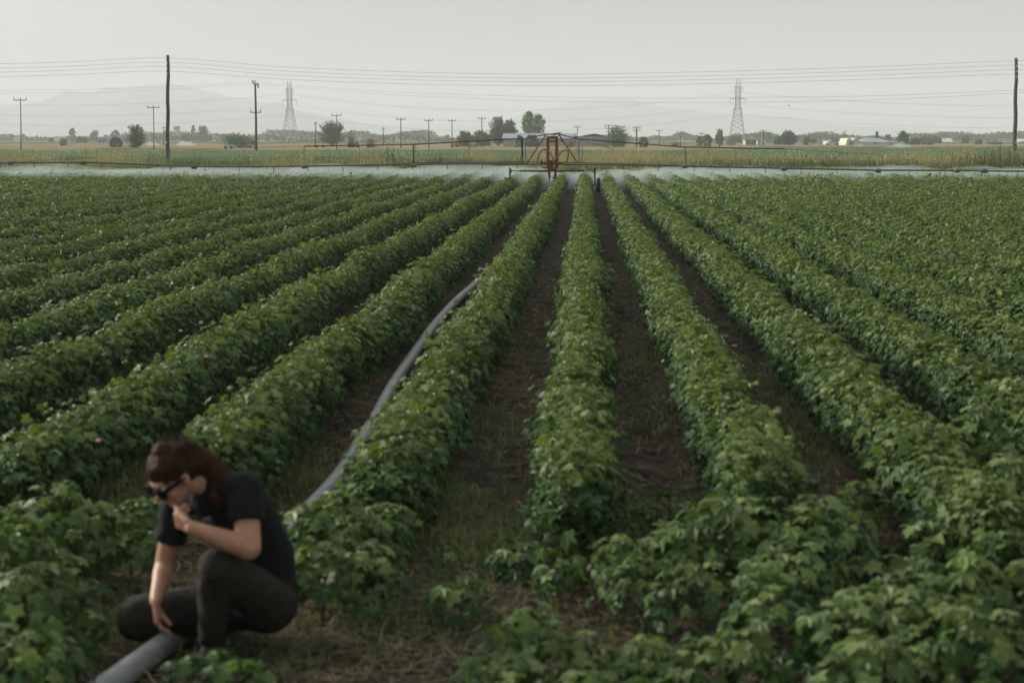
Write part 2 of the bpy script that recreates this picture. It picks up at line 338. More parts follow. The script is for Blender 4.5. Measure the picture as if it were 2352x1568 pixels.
CL = {
 'bush': ('leafy cotton plant in the big clump at lower right, before the row right of centre', 'cotton plants of the big lower right clump',
   [(1420,1385,0,.8),(1500,1440,3,.9),(1560,1380,0,1.),(1610,1480,1,.95),(1680,1390,1,1.1),(1740,1330,3,1.),(1790,1480,3,1.05),(1850,1400,1,1.1),(1760,1560,1,1.),(1920,1340,0,1.1),(1640,1300,0,.85),(1990,1420,2,1.1),(1700,1250,2,1.),(1800,1230,0,.95),(1890,1250,2,.9),(1970,1270,0,.85)]),
 'right': ('foreground cotton plant near the right edge, continuing the second row right of centre', 'cotton plants along the right edge of the foreground',
   [(2080,1210,0,1.1),(2150,1270,1,1.1),(2230,1220,3,1.1),(2310,1280,1,1.1),(2230,1360,0,1.1),(2330,1400,3,1.1),(2130,1370,2,1.1),(2330,1170,0,1.),(2240,1130,1,1.),(2160,1150,0,1.),(2060,1120,3,1.),(2400,1240,1,1.1),(2440,1380,1,1.1)]),
 'botr': ('cotton plant in the bottom right corner, nearest to the camera there', 'cotton plants of the bottom right corner',
   [(1940,1620,1,1.),(2030,1580,3,1.1),(2120,1640,1,1.1),(2200,1570,0,1.1),(2290,1640,3,1.1),(2380,1590,1,1.1),(2080,1720,0,1.),(2250,1720,1,1.),(1990,1760,1,1.)]),
 'botc': ('cotton plant at the bottom edge of the picture just right of the middle', 'cotton plants at the middle of the bottom edge',
   [(1130,1660,3,.8),(1220,1640,0,.85),(1310,1650,1,.85),(1400,1660,3,.85),(1490,1655,0,.85),(1580,1670,1,.85),(1180,1740,1,.85),(1350,1750,0,.85),(1530,1760,3,.9),(1660,1680,2,1.)]),
 'mid': ('cotton plant in the ragged line right behind the crouching person, below the hose', 'cotton plants in line with the row right of the hose',
   [(880,1205,0,.85),(830,1250,3,.9),(890,1290,2,1.1),(790,1290,0,.95),(850,1350,1,.9),(770,1370,3,.9),(820,1440,0,.85),(740,1440,2,1.1),(860,1400,2,.9),(700,1330,2,1.)]),
 'left': ('cotton plant left of and behind the crouching person', 'cotton plants left of the crouching person',
   [(330,1265,2,.95),(270,1285,3,.85),(300,1345,2,1.),(215,1345,0,.9),(130,1335,1,.85),(150,1410,2,1.),(50,1400,1,.9),(90,1480,2,1.1),(10,1320,0,.85),(-20,1460,1,.95),(150,1520,4,1.2),(40,1570,1,.95),(100,1620,2,1.),(-40,1560,0,1.),(-10,1240,1,.8),(20,1670,3,1.)]),
 'botl': ('small cotton plant at the bottom edge in front of the shoes of the crouching person', 'small cotton plants in front of the crouching person',
   [(500,1600,4,.8),(585,1615,4,.9),(440,1620,4,.8),(540,1650,4,1.),(495,1530,4,.55)]),
 'seed': ('small low cotton seedling standing alone on the bare ground of the headland', 'lone cotton seedlings on the headland',
   [(1060,1450,4,1.1),(1200,1345,4,1.),(1250,1360,4,.9),(1180,1330,4,.8),(1320,1330,4,1.1),(1020,1330,4,.7),(1290,1400,4,1.),(960,1230,4,.8),(1480,1290,4,1.2),(1540,1230,4,1.2),(1360,1260,4,1.)]),
}
for lab, grp, lst in CL.values():
    for (x, y, pi, s) in lst: put_plant(x, y, pi, s, lab, grp)
# one pale pink flower here and there on the left rows
def flower(x, y, k, h, lab):
    d = P(x, y, z=h); o = MB()
    c = Vector(d)
    for i in range(5):
        a = i*1.256; o.tube([c, c+Vector((math.cos(a)*.01, math.sin(a)*.01, .012)), c+Vector((math.cos(a)*.013, math.sin(a)*.013, .02))], [.003, .007, .002], 5)
    t = tag(o.build('cotton_flower', M_pink, smooth=True), lab, 'flower', 'pink cotton blossoms'); return t
M_pink = mat('petal', (.55,.22,.26), rough=.6, noise=40, col2=(.65,.4,.38))
flower(474, 822, -3, .62, 'pink cotton blossom, the rightmost on the rows left of the hose')
flower(343, 850, -3, .6, 'pink cotton blossom, left of two side by side on a left row')
flower(380, 847, -3, .6, 'pink cotton blossom, right of two side by side on a left row')
flower(415, 763, -4, .62, 'pink cotton blossom, the farthest on the rows left of the hose')
flower(226, 1016, -3, .45, 'pink cotton blossom low above the head of the crouching person, to the left')
flower(137, 770, -4, .6, 'pink cotton blossom near the left edge of the field')
flower(2238, 692, 6, .62, 'pink cotton blossom on the right hand rows near the picture edge')
# ------------------------------------------------------------------ grass, straw, weeds
def blades(p, h, w, lean, col):
    n = len(p); a = rng.uniform(0, 6.283, n); d = np.stack([np.cos(a), np.sin(a), 0*a], 1); s = np.stack([-np.sin(a), np.cos(a), 0*a], 1)
    ln = (lean*rng.uniform(.2, 1.4, n))[:, None]; h = h[:, None]; w = w[:, None]; up = np.array([[0, 0, 1.]])
    q = np.stack([p-s*w/2, p+s*w/2, p+up*h*.55+d*ln*h*.35+s*w*.4, p+up*h*.55+d*ln*h*.35-s*w*.4, p+up*h*(1-.3*ln)+d*ln*h], 1).reshape(-1, 3)
    b = (np.arange(n)*5)[:, None]; T = np.concatenate([b+np.array([[0,1,2]]), b+np.array([[0,2,3]]), b+np.array([[3,2,4]])]); return q, T, np.repeat(col, 5, 0)
def gcol(n, a, b, t=None):
    t = rng.random(n)[:, None] if t is None else t[:, None]; return (np.array(a)*(1-t)+np.array(b)*t)*rng.uniform(.7, 1.3, (n, 1))
def on_soil(x, y): return np.stack([x, y, soil_z(x, y)-.01], 1)
# headland grass
px, py = [], []
for (x, y, n, sx, sy) in ((1000,1190,1500,.25,.3),(1130,1260,900,.3,.25),(1430,1230,1500,.28,.25),(1290,1260,700,.25,.2),(600,1120,900,.3,.3),(560,1060,700,.2,.3),(250,1120,1200,.5,.3),(150,1250,900,.3,.3),(220,1430,700,.3,.3),(900,1150,400,.15,.2),(1560,1200,500,.2,.3),(1250,1500,260,.5,.5),(950,1400,300,.3,.3),(700,1500,260,.3,.3),(1500,1560,200,.5,.3),(400,1170,400,.3,.3),(1750,900,300,.12,.8),(1480,820,500,.10,1.),(1500,960,260,.1,.5),(1900,1060,300,.15,.5),(1870,1000,300,.1,.7),(1210,800,200,.12,1.),(1150,1000,260,.16,.7),(720,1080,200,.2,.3)):
    g = P(x, y, z=0); px.append(rng.normal(g[0], sx, n)); py.append(rng.normal(g[1], sy, n))
px = np.concatenate(px); py = np.concatenate(py); n = len(px)
px = np.concatenate([px, px+rng.normal(0, .12, n)]); py = np.concatenate([py, py+rng.normal(0, .15, n)]); n = len(px)
q = blades(on_soil(px, py), rng.uniform(.03, .17, n), rng.uniform(.003, .007, n), rng.uniform(.5, 1.8, n), gcol(n, (.06,.10,.035), (.24,.25,.11)))
tag(raw('headland_grass', q[0], q[1], M_grass, col=q[2]), 'thin green and yellowish grass growing on the headland where the rows end', 'grass', kind='stuff')
# low weeds scattered in the furrows
n = 26000; px = rng.uniform(-6, 8, n); py = rng.uniform(4.6, 26, n); m = (n2(px*.9, py*.5, 21) > -.1); px, py = px[m], py[m]; n = len(px)
q = blades(on_soil(px, py), rng.uniform(.02, .08, n), rng.uniform(.004, .012, n), rng.uniform(.4, 1.5, n), gcol(n, (.05,.085,.03), (.15,.16,.07)))
tag(raw('furrow_weeds', q[0], q[1], M_grass, col=q[2]), 'low sparse weeds between the cotton rows', 'weeds', kind='stuff')
# straw
n = 110000; px = rng.uniform(-4.5, 6, n); py = 4.4+20*rng.random(n)**1.5; m = n2(px*1.5, py*1.2, 31)+rng.normal(0, .3, n) > -.15; px, py = px[m], py[m]; n = len(px)
a = rng.uniform(0, 3.14, n); L = rng.uniform(.01, .09, n); w_ = rng.uniform(.0015, .005, n); d = np.stack([np.cos(a), np.sin(a), rng.normal(0, .2, n)], 1); s = np.stack([-np.sin(a), np.cos(a), 0*a], 1)
p = on_soil(px, py); p[:, 2] += .016+rng.uniform(0, .012, n); d = d*L[:, None]; s = s*w_[:, None]
bow = s*rng.uniform(-6, 6, (n, 1))
q = np.stack([p-d-s, p-d+s, p+s+bow, p+d+s, p+d-s, p-s+bow], 1).reshape(-1, 3)
b = (np.arange(n)*6)[:, None]; T = np.concatenate([b+np.array([[0,5,2,1]]), b+np.array([[5,4,3,2]])])
tag(raw('straw_litter', q, T, M_grass, col=np.repeat(gcol(n, (.07,.05,.034), (.36,.28,.18), rng.random(n)**1.6), 6, 0)), 'dry straw and plant litter strewn over the dark soil', 'straw', kind='stuff')
# soil clods
n = 5000; px = rng.uniform(-6, 7, n); py = 4.4+16*rng.random(n)**1.3; p = on_soil(px, py)+np.array([0, 0, .012]); s = rng.uniform(.004, .022, n)**1.0
o8 = np.array([(1,0,0),(-1,0,0),(0,1,0),(0,-1,0),(0,0,.8),(0,0,-.6)]); q = (p[:, None]+s[:, None, None]*o8[None]*rng.uniform(.6, 1.3, (n, 6, 1))).reshape(-1, 3)
t8 = np.array([(0,2,4),(2,1,4),(1,3,4),(3,0,4),(2,0,5),(1,2,5),(3,1,5),(0,3,5)]); T = (t8[None]+(np.arange(n)*6)[:, None, None]).reshape(-1, 3)
tag(raw('soil_clods', q, T, M_soil), 'small dark soil clods scattered on the bare ground', 'soil clods', kind='stuff')
# weed strip behind the sprayed crop
def strip(name, lab, n, patch, h0, h1, ca, cb, wd, y0=89, y1=110, thr=0., sc_=.12, seed=50, lean=.35):
    px = rng.uniform(-52, 50, n); py = rng.uniform(y0, y1, n)
    v = n2(px*sc_, py*.12, seed)+.5*n2(px*sc_*3.1, py*.3, seed+3)+rng.normal(0, .12, n)
    m = v > thr; px, py, v = px[m], py[m], v[m]; n = len(px)
    h = rng.uniform(h0*.5, h1, n)*np.clip(.55+.8*(v-thr), .4, 1.15)*(.72+.38*n2(px*1.1, py*.3, seed+20)+.15*n2(px*3.5, py, seed+21))
    h = np.maximum(h, .15)
    p = np.stack([px, py, 0*px-.1], 1); q = blades(p, h+.1, rng.uniform(*wd, n), rng.uniform(.05, lean, n), gcol(n, ca, cb))
    t = rng.uniform(.45, 1.08, n)**.7; fp = p+np.stack([rng.normal(0, .07, n), rng.normal(0, .07, n), h*t+.05], 1)
    Vf, Tf, kf = leafmesh(fp, rng.normal(size=(n, 3)), rng.uniform(.025, .075, n)*(1.5 if wd[1] > .04 else 1), 2)
    q = join([q, (Vf, Tf, np.repeat(gcol(n, ca, cb)*1.05, kf, 0))])
    tag(raw(name, q[0], q[1], M_grass, col=q[2]), lab, 'weeds', kind='stuff')
strip('green_weeds', 'green undergrowth of the weedy strip behind the sprinklers', 60000, 0, .4, 1.0, (.055,.09,.035), (.15,.18,.075), (.015,.035), thr=-1.5, lean=1.1)
strip('dry_weeds', 'tall tan dry grass standing in patches along the weedy strip', 150000, 0, .95, 2.1, (.28,.22,.115), (.48,.39,.225), (.008,.018), thr=-.08, seed=50, lean=.8)
strip('olive_weeds', 'dark olive brush patches in the weedy strip', 40000, 0, .9, 1.8, (.06,.08,.035), (.13,.14,.06), (.03,.06), thr=.25, seed=77, sc_=.1, lean=.6)
# pale seed heads
n = 22000; px = rng.uniform(-52, 50, n); py = rng.uniform(89, 109, n); v = n2(px*.18, py*.2, 91)+rng.normal(0, .15, n); m = v > .3; px, py = px[m], py[m]; n = len(px)
V, T, k = leafmesh(np.stack([px, py, rng.uniform(.5, 1.5, n)], 1), rng.normal(size=(n, 3)), rng.uniform(.04, .10, n), 2)
tag(raw('pale_seed_heads', V, T, M_grass, col=np.repeat(gcol(n, (.35,.36,.2), (.5,.5,.34)), k, 0)), 'pale flower heads dotted over the weedy strip', 'flower heads', kind='stuff')
# arched hoses
def arc(pts, n=26):
    P0 = [Vector(p) for p in pts]; out = []
    for i in range(len(P0)-1):
        a, b, c, d = P0[max(i-1, 0)], P0[i], P0[i+1], P0[min(i+2, len(P0)-1)]
        for k in range(8):
            t = k/8; out.append(.5*((2*b)+(c-a)*t+(2*a-5*b+4*c-d)*t*t+(3*b-a-3*c+d)*t**3))
    return out+[P0[-1]]
# ================================================================== SUPPLY HOSE in the furrow left of the second row
M_hose = mat('pe_hose', (.27,.28,.28), rough=.5, noise=14, col2=(.14,.135,.12), bump=.15, bscale=60, lo=.45, hi=.9)
hp = []
for x, y in ((1256,490),(1192,556),(1122,622),(1056,682),(1000,742),(946,812),(902,880),(860,955),(828,1010),(792,1065),(754,1117),(715,1160),(678,1200),(620,1255),(560,1310),(500,1365),(430,1425),(350,1490),(275,1545),(200,1598),(100,1670),(-60,1780)):
    g = P(x, y, z=.07); hp.append((g[0], g[1], float(soil_z(np.array(g[0]), np.array(g[1])))*.5+.055))
hose = tag(MB().tube([tuple(v) for v in arc(hp)], .053, 16).build('supply_hose', M_hose, smooth=True), 'thick grey supply hose lying in the furrow and running off under the crouching person', 'hose')
# ================================================================== IRRIGATION BOOM (spans the field at Y = 59)
MY = 59.0
q = lambda x, y, Y=MY: tuple(P(x, y, Y=Y))
zq = lambda x, y, dY=0: tuple(P(1091+x*.14648, 252.65+y*.14648, Y=MY+dY))     # positions read off the close view of the cart
M_red = mat('red_paint', (.27,.062,.024), rough=.65, noise=9, col2=(.15,.05,.03), bump=.1, lo=.45, hi=.75)
M_rust = mat('rusty_paint', (.17,.045,.028), rough=.8, noise=7, col2=(.09,.045,.03))
M_galv = mat('galvanised', (.30,.32,.31), rough=.55, metal=.3, noise=5, col2=(.2,.21,.2))
M_pipe = mat('pipe_steel', (.085,.10,.10), rough=.55, metal=.2, noise=3, col2=(.16,.17,.165))
M_rail = mat('brown_rail', (.07,.048,.038), rough=.8, noise=4, col2=(.12,.09,.07))
M_post = mat('pale_post', (.42,.38,.28), rough=.8, noise=6, col2=(.25,.2,.14))
M_rub = mat('rubber', (.016,.016,.017), rough=.85, noise=12, col2=(.04,.036,.03))
M_hosegrey = mat('hose_rubber', (.12,.14,.12), rough=.6, noise=6, col2=(.2,.21,.18))
M_white = mat('white_roller', (.55,.57,.55), rough=.6, noise=7, col2=(.4,.4,.38))
base = P(1268, 440, Y=MY); irr = empty('irrigation_boom', (base[0], MY, 0), 'red wheeled irrigation cart with a long low spray boom across the cotton field', 'irrigation machine')
m = MB()
for x0, x1, z0, z1 in ((1122,1168,425,905), (1258,1304,425,905)): m.bar(zq((x0+x1)/2, z0), zq((x0+x1)/2, z1), (x1-x0)/366, .10)
m.bar(zq(1122, 432), zq(1304, 432), .10, .07); m.bar(zq(1166, 496), zq(1260, 496), .07, .09)
m.build('mast', M_red, irr)
m = MB(); m.bar(zq(1165, 815, -.06), zq(1220, 815, -.06), .14, .12); m.bar(zq(1010, 838, -.08), zq(1380, 838, -.08), .09, .08)
m.bar(zq(1150, 860, -.05), zq(1150, 935, -.05), .06); m.bar(zq(1140, 945, -.1), zq(1285, 945, -.1), .13, .12)
m.bar(zq(1160, 960, -.05), zq(1175, 1090, -.05), .10, .09); m.bar(zq(1265, 960, -.05), zq(1262, 1100, -.05), .10, .09); m.bar(zq(1155, 1065, -.05), zq(1280, 1065, -.05), .09, .08)
m.build('carriage', M_red, irr)
m = MB(); m.bar(zq(1055, 908, -.15), zq(1300, 905, -.15), .035, .25); m.tube([zq(1040, 780, -.1), zq(1040, 840, -.1)], .035, 8)
m.box(zq(1180, 870, -.1), (.22, .2, .14)); m.build('valve_platform', M_rust, irr)
m = MB(); m.tube([zq(1050, 878, -.2), zq(1085, 868, -.22), zq(1120, 886, -.2), zq(1060, 890, -.22), zq(1140, 880, -.2)], .018, 6); m.tube([zq(860, 850, -.1), zq(930, 820, -.1), zq(1000, 848, -.1)], .015, 6); m.build('coiled_hose', M_white, irr, smooth=True)
# lower roller wheel under the mast
m = MB().lathe(zq(1205, 1125, -.1), (1, 0, 0), [(-.05, .17), (-.04, .19), (.04, .19), (.05, .17)], 24); m.build('centre_wheel', M_white, irr, smooth=True)
m = MB().bar(zq(1245, 1010), zq(1240, 1150), .05, .05); m.bar(zq(1170, 1010), zq(1172, 1150), .04, .04); m.build('fork', M_rust, irr)
# cross beam with end legs
m = MB(); m.bar(zq(700, 955), zq(1150, 960), .075, .08); m.bar(zq(1280, 960), zq(1720, 955), .075, .08); m.build('cross_beam', M_rust, irr)
m = MB(); m.bar(zq(560, 952), zq(705, 955), .05); m.bar(zq(1720, 953), zq(1865, 951), .05); m.build('beam_extension', M_galv, irr)
m = MB(); m.bar(zq(548, 905), zq(548, 1150), .07, .06); m.box(zq(555, 960), (.10, .08, .16)); m.build('leg', M_rust, irr)
m = MB(); m.bar(zq(1876, 900), zq(1882, 1180), .07, .06); m.box(zq(1876, 955), (.10, .08, .18)); m.bar(zq(1882, 1170), zq(1935, 1178), .04); m.build('leg', M_rust, irr)
for cx_, cz_ in ((1935, 1178), (500, 1178)):
    c = zq(cx_, cz_); r = .285
    wh = MB().lathe(c, (1, 0, 0), [(-.085, r*.72), (-.08, r*.9), (-.055, r), (.055, r), (.08, r*.9), (.085, r*.72)], 28)
    for i in range(28):
        a = i*2*math.pi/28; wh.box((c[0], c[1]+math.cos(a)*r, c[2]+math.sin(a)*r), (.12, .03, .022), rx=a+math.pi/2)
    t = wh.build('wheel', M_rub, irr, smooth=False); MB().lathe(c, (1, 0, 0), [(-.092, .05), (-.09, r*.55), (-.07, r*.70), (.07, r*.7), (.09, r*.55), (.092, .05)], 20).build('rim', M_rust, t)
# A-frame and peak
m = MB(); m.bar(zq(1112, 390), zq(825, 822), .05); m.bar(zq(1312, 382), zq(1600, 822), .05); m.bar(zq(1340, 470), zq(1390, 490), .10, .06); m.build('diagonal_brace', M_red, irr)
m = MB(); m.bar(zq(1195, 378, -.1), zq(1350, 358, -.1), .045, .09); m.bar(zq(1120, 384), zq(1300, 374), .04); m.bar(zq(790, 447), zq(1120, 384), .045); m.bar(zq(1300, 378), zq(1645, 462), .045); m.build('peak_rail', M_red, irr)
m = MB(); m.bar(zq(1080, 462, -.05), zq(1290, 375, -.05), .03); m.build('stay', M_galv, irr)
m = MB(); m.bar(zq(787, 448), zq(787, 832), .05); m.build('upright', M_galv, irr); m = MB(); m.bar(zq(1630, 462), zq(1630, 832), .05); m.build('upright', M_galv, irr)
m = MB(); m.bar(zq(738, 448), zq(742, 700), .08, .05); m.bar(zq(742, 700), zq(748, 835), .05); m.bar(zq(745, 640, .1), zq(700, 815, .1), .025); m.build('upright', M_rail, irr)
m = MB(); m.bar(zq(1683, 462), zq(1676, 832), .035); m.bar(zq(1612, 560, .1), zq(1582, 745, .1), .025); m.build('upright', M_post, irr)
MB().tube(arc([zq(980,835,-.15), zq(990,740,-.17), zq(1030,650,-.2), zq(1090,618,-.2), zq(1150,640,-.2), zq(1205,720,-.2), zq(1240,810,-.15)]), .032, 8).build('arched_hose', M_hosegrey, irr, smooth=True)
MB().tube(arc([zq(1250,810,-.15), zq(1300,725,-.2), zq(1360,655,-.2), zq(1430,632,-.2), zq(1462,665,-.2), zq(1458,740,-.17), zq(1445,832,-.15)]), .032, 8).build('arched_hose', M_hosegrey, irr, smooth=True)
# the boom pipe
pl = [(-110,377),(24,373.5),(190,373),(222,373.5),(446,382),(588,382.5),(698,381.5),(950,377.5),(1090,376),(1203,376.5)]
pr = [(1203,376.5),(1340,377.8),(1456,379),(1573,381),(1688,384),(1801,386.3),(2017,391),(2199,391.5),(2352,393.5),(2480,396)]
MB().tube([q(*p) for p in pl], .037, 8).build('boom_pipe', M_pipe, irr, smooth=True)
MB().tube([q(*p) for p in pr], .037, 8).build('boom_pipe', M_pipe, irr, smooth=True)
MB().tube([q(825,379.6,MY+.35), q(950,374.3,MY+.35), q(1203,371.8,MY+.35), q(1340,374,MY+.35), q(1600,380,MY+.35)], .02, 6).build('rear_pipe', M_rail, irr)
# top rail, posts, wires
MB().tube([q(699,336), q(951,332), q(1091,324), q(1203,318)], .028, 6).build('top_rail', M_rail, irr)
MB().tube([q(1331,319.6), q(1573,338), q(1794,342), q(1801,342.4)], .028, 6).build('top_rail', M_rail, irr)
for x, y0, y1, w_, mm in ((221,341,373,.02,M_post),(446,343,386,.024,M_post),(698.5,335,384,.028,M_post),(825.5,335,380,.022,M_post),(949,332,381,.04,M_rail),(952.6,332,381,.025,M_post),(1077,326,377,.026,M_galv),(1456,330,379,.014,M_post),(1571.5,338,383,.03,M_post),(1575.5,338,383,.022,M_rail),(1688,341,384,.02,M_post),(1800.6,342,390,.026,M_post),(2017,355,397,.02,M_post),(2199,365,391,.016,M_post)):
    MB().bar(q(x, y0), q(x-(2 if x > 2000 else -1), y1), w_*1.2).build('boom_post', mm, irr)
for a, b in (((446,343),(699,336)),((24,373),(222,362)),((1331,322),(1412,343)),((2199,389),(2352,386)),((446,343),(221,341)),((1801,342.5),(2017,355))): MB().tube([q(*a), q(*b)], .008, 4).build('stay_wire', M_rail, irr)

for x, y in ((24,374),(191,374),(446,384),(699,383),(950,380),(1573,382),(1801,388),(2017,392.5),(2199,392),(2262,393)):
    MB().lathe(q(x, y), (1, 0, 0), [(-.12, .05), (-.10, .085), (.10, .085), (.12, .05)], 10).build('coupling', M_pipe, irr)
# nozzles every 1.45 m
def ypipe(X):
    pts = [q(*p) for p in pl+pr[1:]]
    return np.interp(X, [p[0] for p in pts], [p[2] for p in pts])
nz = []
Xn = -26.0
while Xn < 22.5:
    if not (-1.75 < Xn < 1.1): nz.append(Xn)
    Xn += 1.45
for x in nz:
    z = ypipe(x); MB().tube([(x, MY, z-.03), (x, MY, z-.17)], .014, 6).lathe((x, MY, z-.17), (0, 0, -1), [(0, .02), (.02, .035), (.03, .012)], 8).build('nozzle', M_rust, irr)
# umbrella shaped sheets of water, one per nozzle
def mist_mat(name, alpha, scale):
    m = bpy.data.materials.new(name); m.use_nodes = True; t = m.node_tree; n = t.nodes; n.clear(); L = t.links
    tc = n.new('ShaderNodeTexCoord'); gr = n.new('ShaderNodeSeparateXYZ'); L.new(tc.outputs['Object'], gr.inputs[0])
    at = n.new('ShaderNodeAttribute'); at.attribute_name = 'col'
    no = n.new('ShaderNodeTexNoise'); no.inputs['Scale'].default_value = scale; no.inputs['Detail'].default_value = 5; L.new(tc.outputs['Object'], no.inputs['Vector'])
    rp = n.new('ShaderNodeMapRange'); rp.inputs[1].default_value = .3; rp.inputs[2].default_value = .75; L.new(no.outputs['Fac'], rp.inputs[0])
    mu = n.new('ShaderNodeMath'); mu.operation = 'MULTIPLY'; L.new(rp.outputs[0], mu.inputs[0]); L.new(at.outputs['Fac'], mu.inputs[1])
    m2 = n.new('ShaderNodeMath'); m2.operation = 'MULTIPLY'; m2.inputs[1].default_value = alpha; L.new(mu.outputs[0], m2.inputs[0])
    d = n.new('ShaderNodeBsdfDiffuse'); d.inputs[0].default_value = (.85,.88,.87,1); tl = n.new('ShaderNodeBsdfTranslucent'); tl.inputs[0].default_value = (.85,.88,.87,1)
    ad = n.new('ShaderNodeMixShader'); ad.inputs[0].default_value = .5; L.new(d.outputs[0], ad.inputs[1]); L.new(tl.outputs[0], ad.inputs[2])
    tr = n.new('ShaderNodeBsdfTransparent'); mi = n.new('ShaderNodeMixShader'); L.new(m2.outputs[0], mi.inputs[0]); L.new(tr.outputs[0], mi.inputs[1]); L.new(ad.outputs[0], mi.inputs[2])
    o = n.new('ShaderNodeOutputMaterial'); L.new(mi.outputs[0], o.inputs['Surface']); return m
M_spray = mist_mat('water_sheet', .07, 1.0)
def spray_mesh(seed):
    nr, na = 9, 40; V, c = [], []
    for i in range(nr):
        u = i/(nr-1); r = .04+2.3*u
        for k in range(na):
            a = 2*math.pi*k/na; rr = r*(1+.12*math.sin(3*a+seed)+.06*math.sin(7*a+seed*2)); V.append((rr*math.cos(a), rr*math.sin(a), .06*math.sin(min(u*3, 1)*3.14)*.5-1.05*u**2.0)); 
            c.append(((1-u)**1.3)*(1 if u > .0 else .3)*(.75+.25*math.sin(5*a+seed*3)))
    T = [(i*na+k, i*na+(k+1) % na, (i+1)*na+(k+1) % na, (i+1)*na+k) for i in range(nr-1) for k in range(na)]
    return V, T, np.repeat(np.array(c)[:, None], 3, 1)
sp = []
for s_ in range(3):
    V, T, c = spray_mesh(s_+1); o = raw('water_spray', V, T, M_spray, col=c, smooth=True); sp.append(o)
for i, x in enumerate(nz):
    o = sp[i] if i < 3 else sp[i % 3].copy()
    if i >= 3: C.objects.link(o)
    o.location = (x, MY, ypipe(x)-.2); o.rotation_euler.z = random.uniform(0, 6)
    tag(o, 'umbrella of white water spray hanging under one nozzle of the boom '+('left' if x < 0 else 'right')+' of the cart', 'water spray', 'umbrellas of spray '+('left' if x < 0 else 'right')+' of the cart')
# drifting mist behind and under the boom
def lens(name, X0, X1, Y0, Y1, hgt, m, seed, st=.35, zb=.05, env=None):
    xs = np.arange(X0, X1+st, st); ys = np.linspace(Y0, Y1, 30); X, Y = np.meshgrid(xs, ys, indexing='ij')
    u = (Y-Y0)/(Y1-Y0); e = np.clip(np.sin(np.pi*u), 0, 1)**.6*np.clip((X-X0)/1.5, 0, 1)**.5*np.clip((X1-X)/1.5, 0, 1)**.5
    Z = zb+hgt*e*(.86+.18*n2(X*.55, Y*.25, seed)+.10*n2(X*1.7, Y*.5, seed+4))
    if env is not None: Z = zb+(Z-zb)*env(X)
    Y2 = Y+.5*n2(X*.8, Y*.3, seed+7)
    nn = X.size; idx = np.arange(nn).reshape(X.shape)
    T = np.stack([idx[:-1,:-1], idx[1:,:-1], idx[1:,1:], idx[:-1,1:]], -1).reshape(-1, 4)
    V = np.concatenate([np.stack([X, Y2, np.maximum(Z, zb+.01)], -1).reshape(-1, 3), np.stack([X, Y2, 0*X+zb], -1).reshape(-1, 3)])
    per = np.concatenate([idx[:, 0], idx[-1, 1:], idx[-2::-1, -1], idx[0, -2:0:-1]]); pn = np.roll(per, -1)
    S = np.stack([per, pn, pn+nn, per+nn], -1)[:, ::-1]
    return raw(name, V, np.concatenate([T, (T+nn)[:, ::-1], S[:, ::-1]]), m, smooth=False)
M_mist = vol('mist', (.78,.88,.87), .095)
tag(lens('water_mist', -29, 26, 59.3, 74, .94, M_mist, 3, env=lambda X: 1-.25*np.exp(-(X/1.2)**2)), 'white drifting water mist veiling the crop under the spray boom', 'mist', kind='stuff')

# ================================================================== POLES AND CABLES
M_wood = mat('pole_wood', (.085,.075,.055), rough=.95, noise=3, col2=(.14,.12,.09), bump=.3, stretch=(4,4,.5))
M_iron = mat('pole_iron', (.09,.085,.08), rough=.8)
M_ins = mat('porcelain', (.10,.09,.085), rough=.4)
M_insw = mat('white_insulator', (.6,.58,.52), rough=.4)
M_cable = mat('cable', (.16,.16,.16), rough=.7)
def big_pole(xb, xt, yt, label):
    b = P(xb, 345, Y=112); t = P(xt, yt, Y=112); bx = b[0]; h = t[2]
    r = empty('utility_pole', (bx, 112, -.1), label, 'utility pole', 'two near wooden poles')
    pts = [(bx+(t[0]-bx)*k/10+.03*math.sin(k*1.7), 112, -.1+(h+.1)*k/10) for k in range(11)]
    MB().tube(pts, [.17-.005*k for k in range(11)], 14).build('pole_shaft', M_wood, r, smooth=True)
    for i in range(4):
        z = h-.22-.4*i; m = MB(); m.tube([(t[0], 111.85, z), (t[0], 111.7, z)], .02, 6).lathe((t[0], 111.68, z-.05), (0, 0, 1), [(0, .035), (.05, .05), (.08, .03), (.12, .04)], 10); m.build('insulator', M_insw if i else M_ins, r)
    MB().box((bx, 111.80, 1.9), (.16, .02, .2)).build('number_plate', M_insw, r)
    return t
tl = big_pole(383, 386, 127, 'tall dark wooden pole at the left with four cables at its top')
tr_ = big_pole(2332, 2334.5, 133.5, 'tall dark wooden pole at the right edge with four cables at its top')
def cable(name, pts, r, label, group, sag=True):
    """pts: photo points with distances; smooth curve through them"""
    Vp = arc([tuple(P(x, y, Y=d)) for x, y, d in pts]) if len(pts) > 2 else [tuple(P(x, y, Y=d)) for x, y, d in pts]
    return tag(MB().tube(Vp, r, 4).build(name, M_cable), label, 'cable', group)
pos = ['topmost', 'second from the top', 'third from the top', 'lowest']
for i in range(4):
    yl = (133.5, 143.5, 153.5, 164)[i]; ym = (170.5, 180, 188, 197.5)[i]; yr = (140, 149.8, 160.3, 170.5)[i]; y0 = (148, 157.8, 167.2, 177.4)[i]
    pts = [(-420, y0+2, 112), (-60, y0, 112), (160, y0-5.5, 112), (386, yl, 112), (640, yl+(ym-yl)*.53, 112), (950, yl+(ym-yl)*.88, 112), (1300, ym, 112), (1700, ym-(ym-yr)*.24, 112), (2050, ym-(ym-yr)*.62, 112), (2334, yr, 112), (2500, yr+1.5, 112)]
    cable('overhead_cable', pts, .009, pos[i]+' of the four cables strung between the two tall wooden poles', 'four near cables')
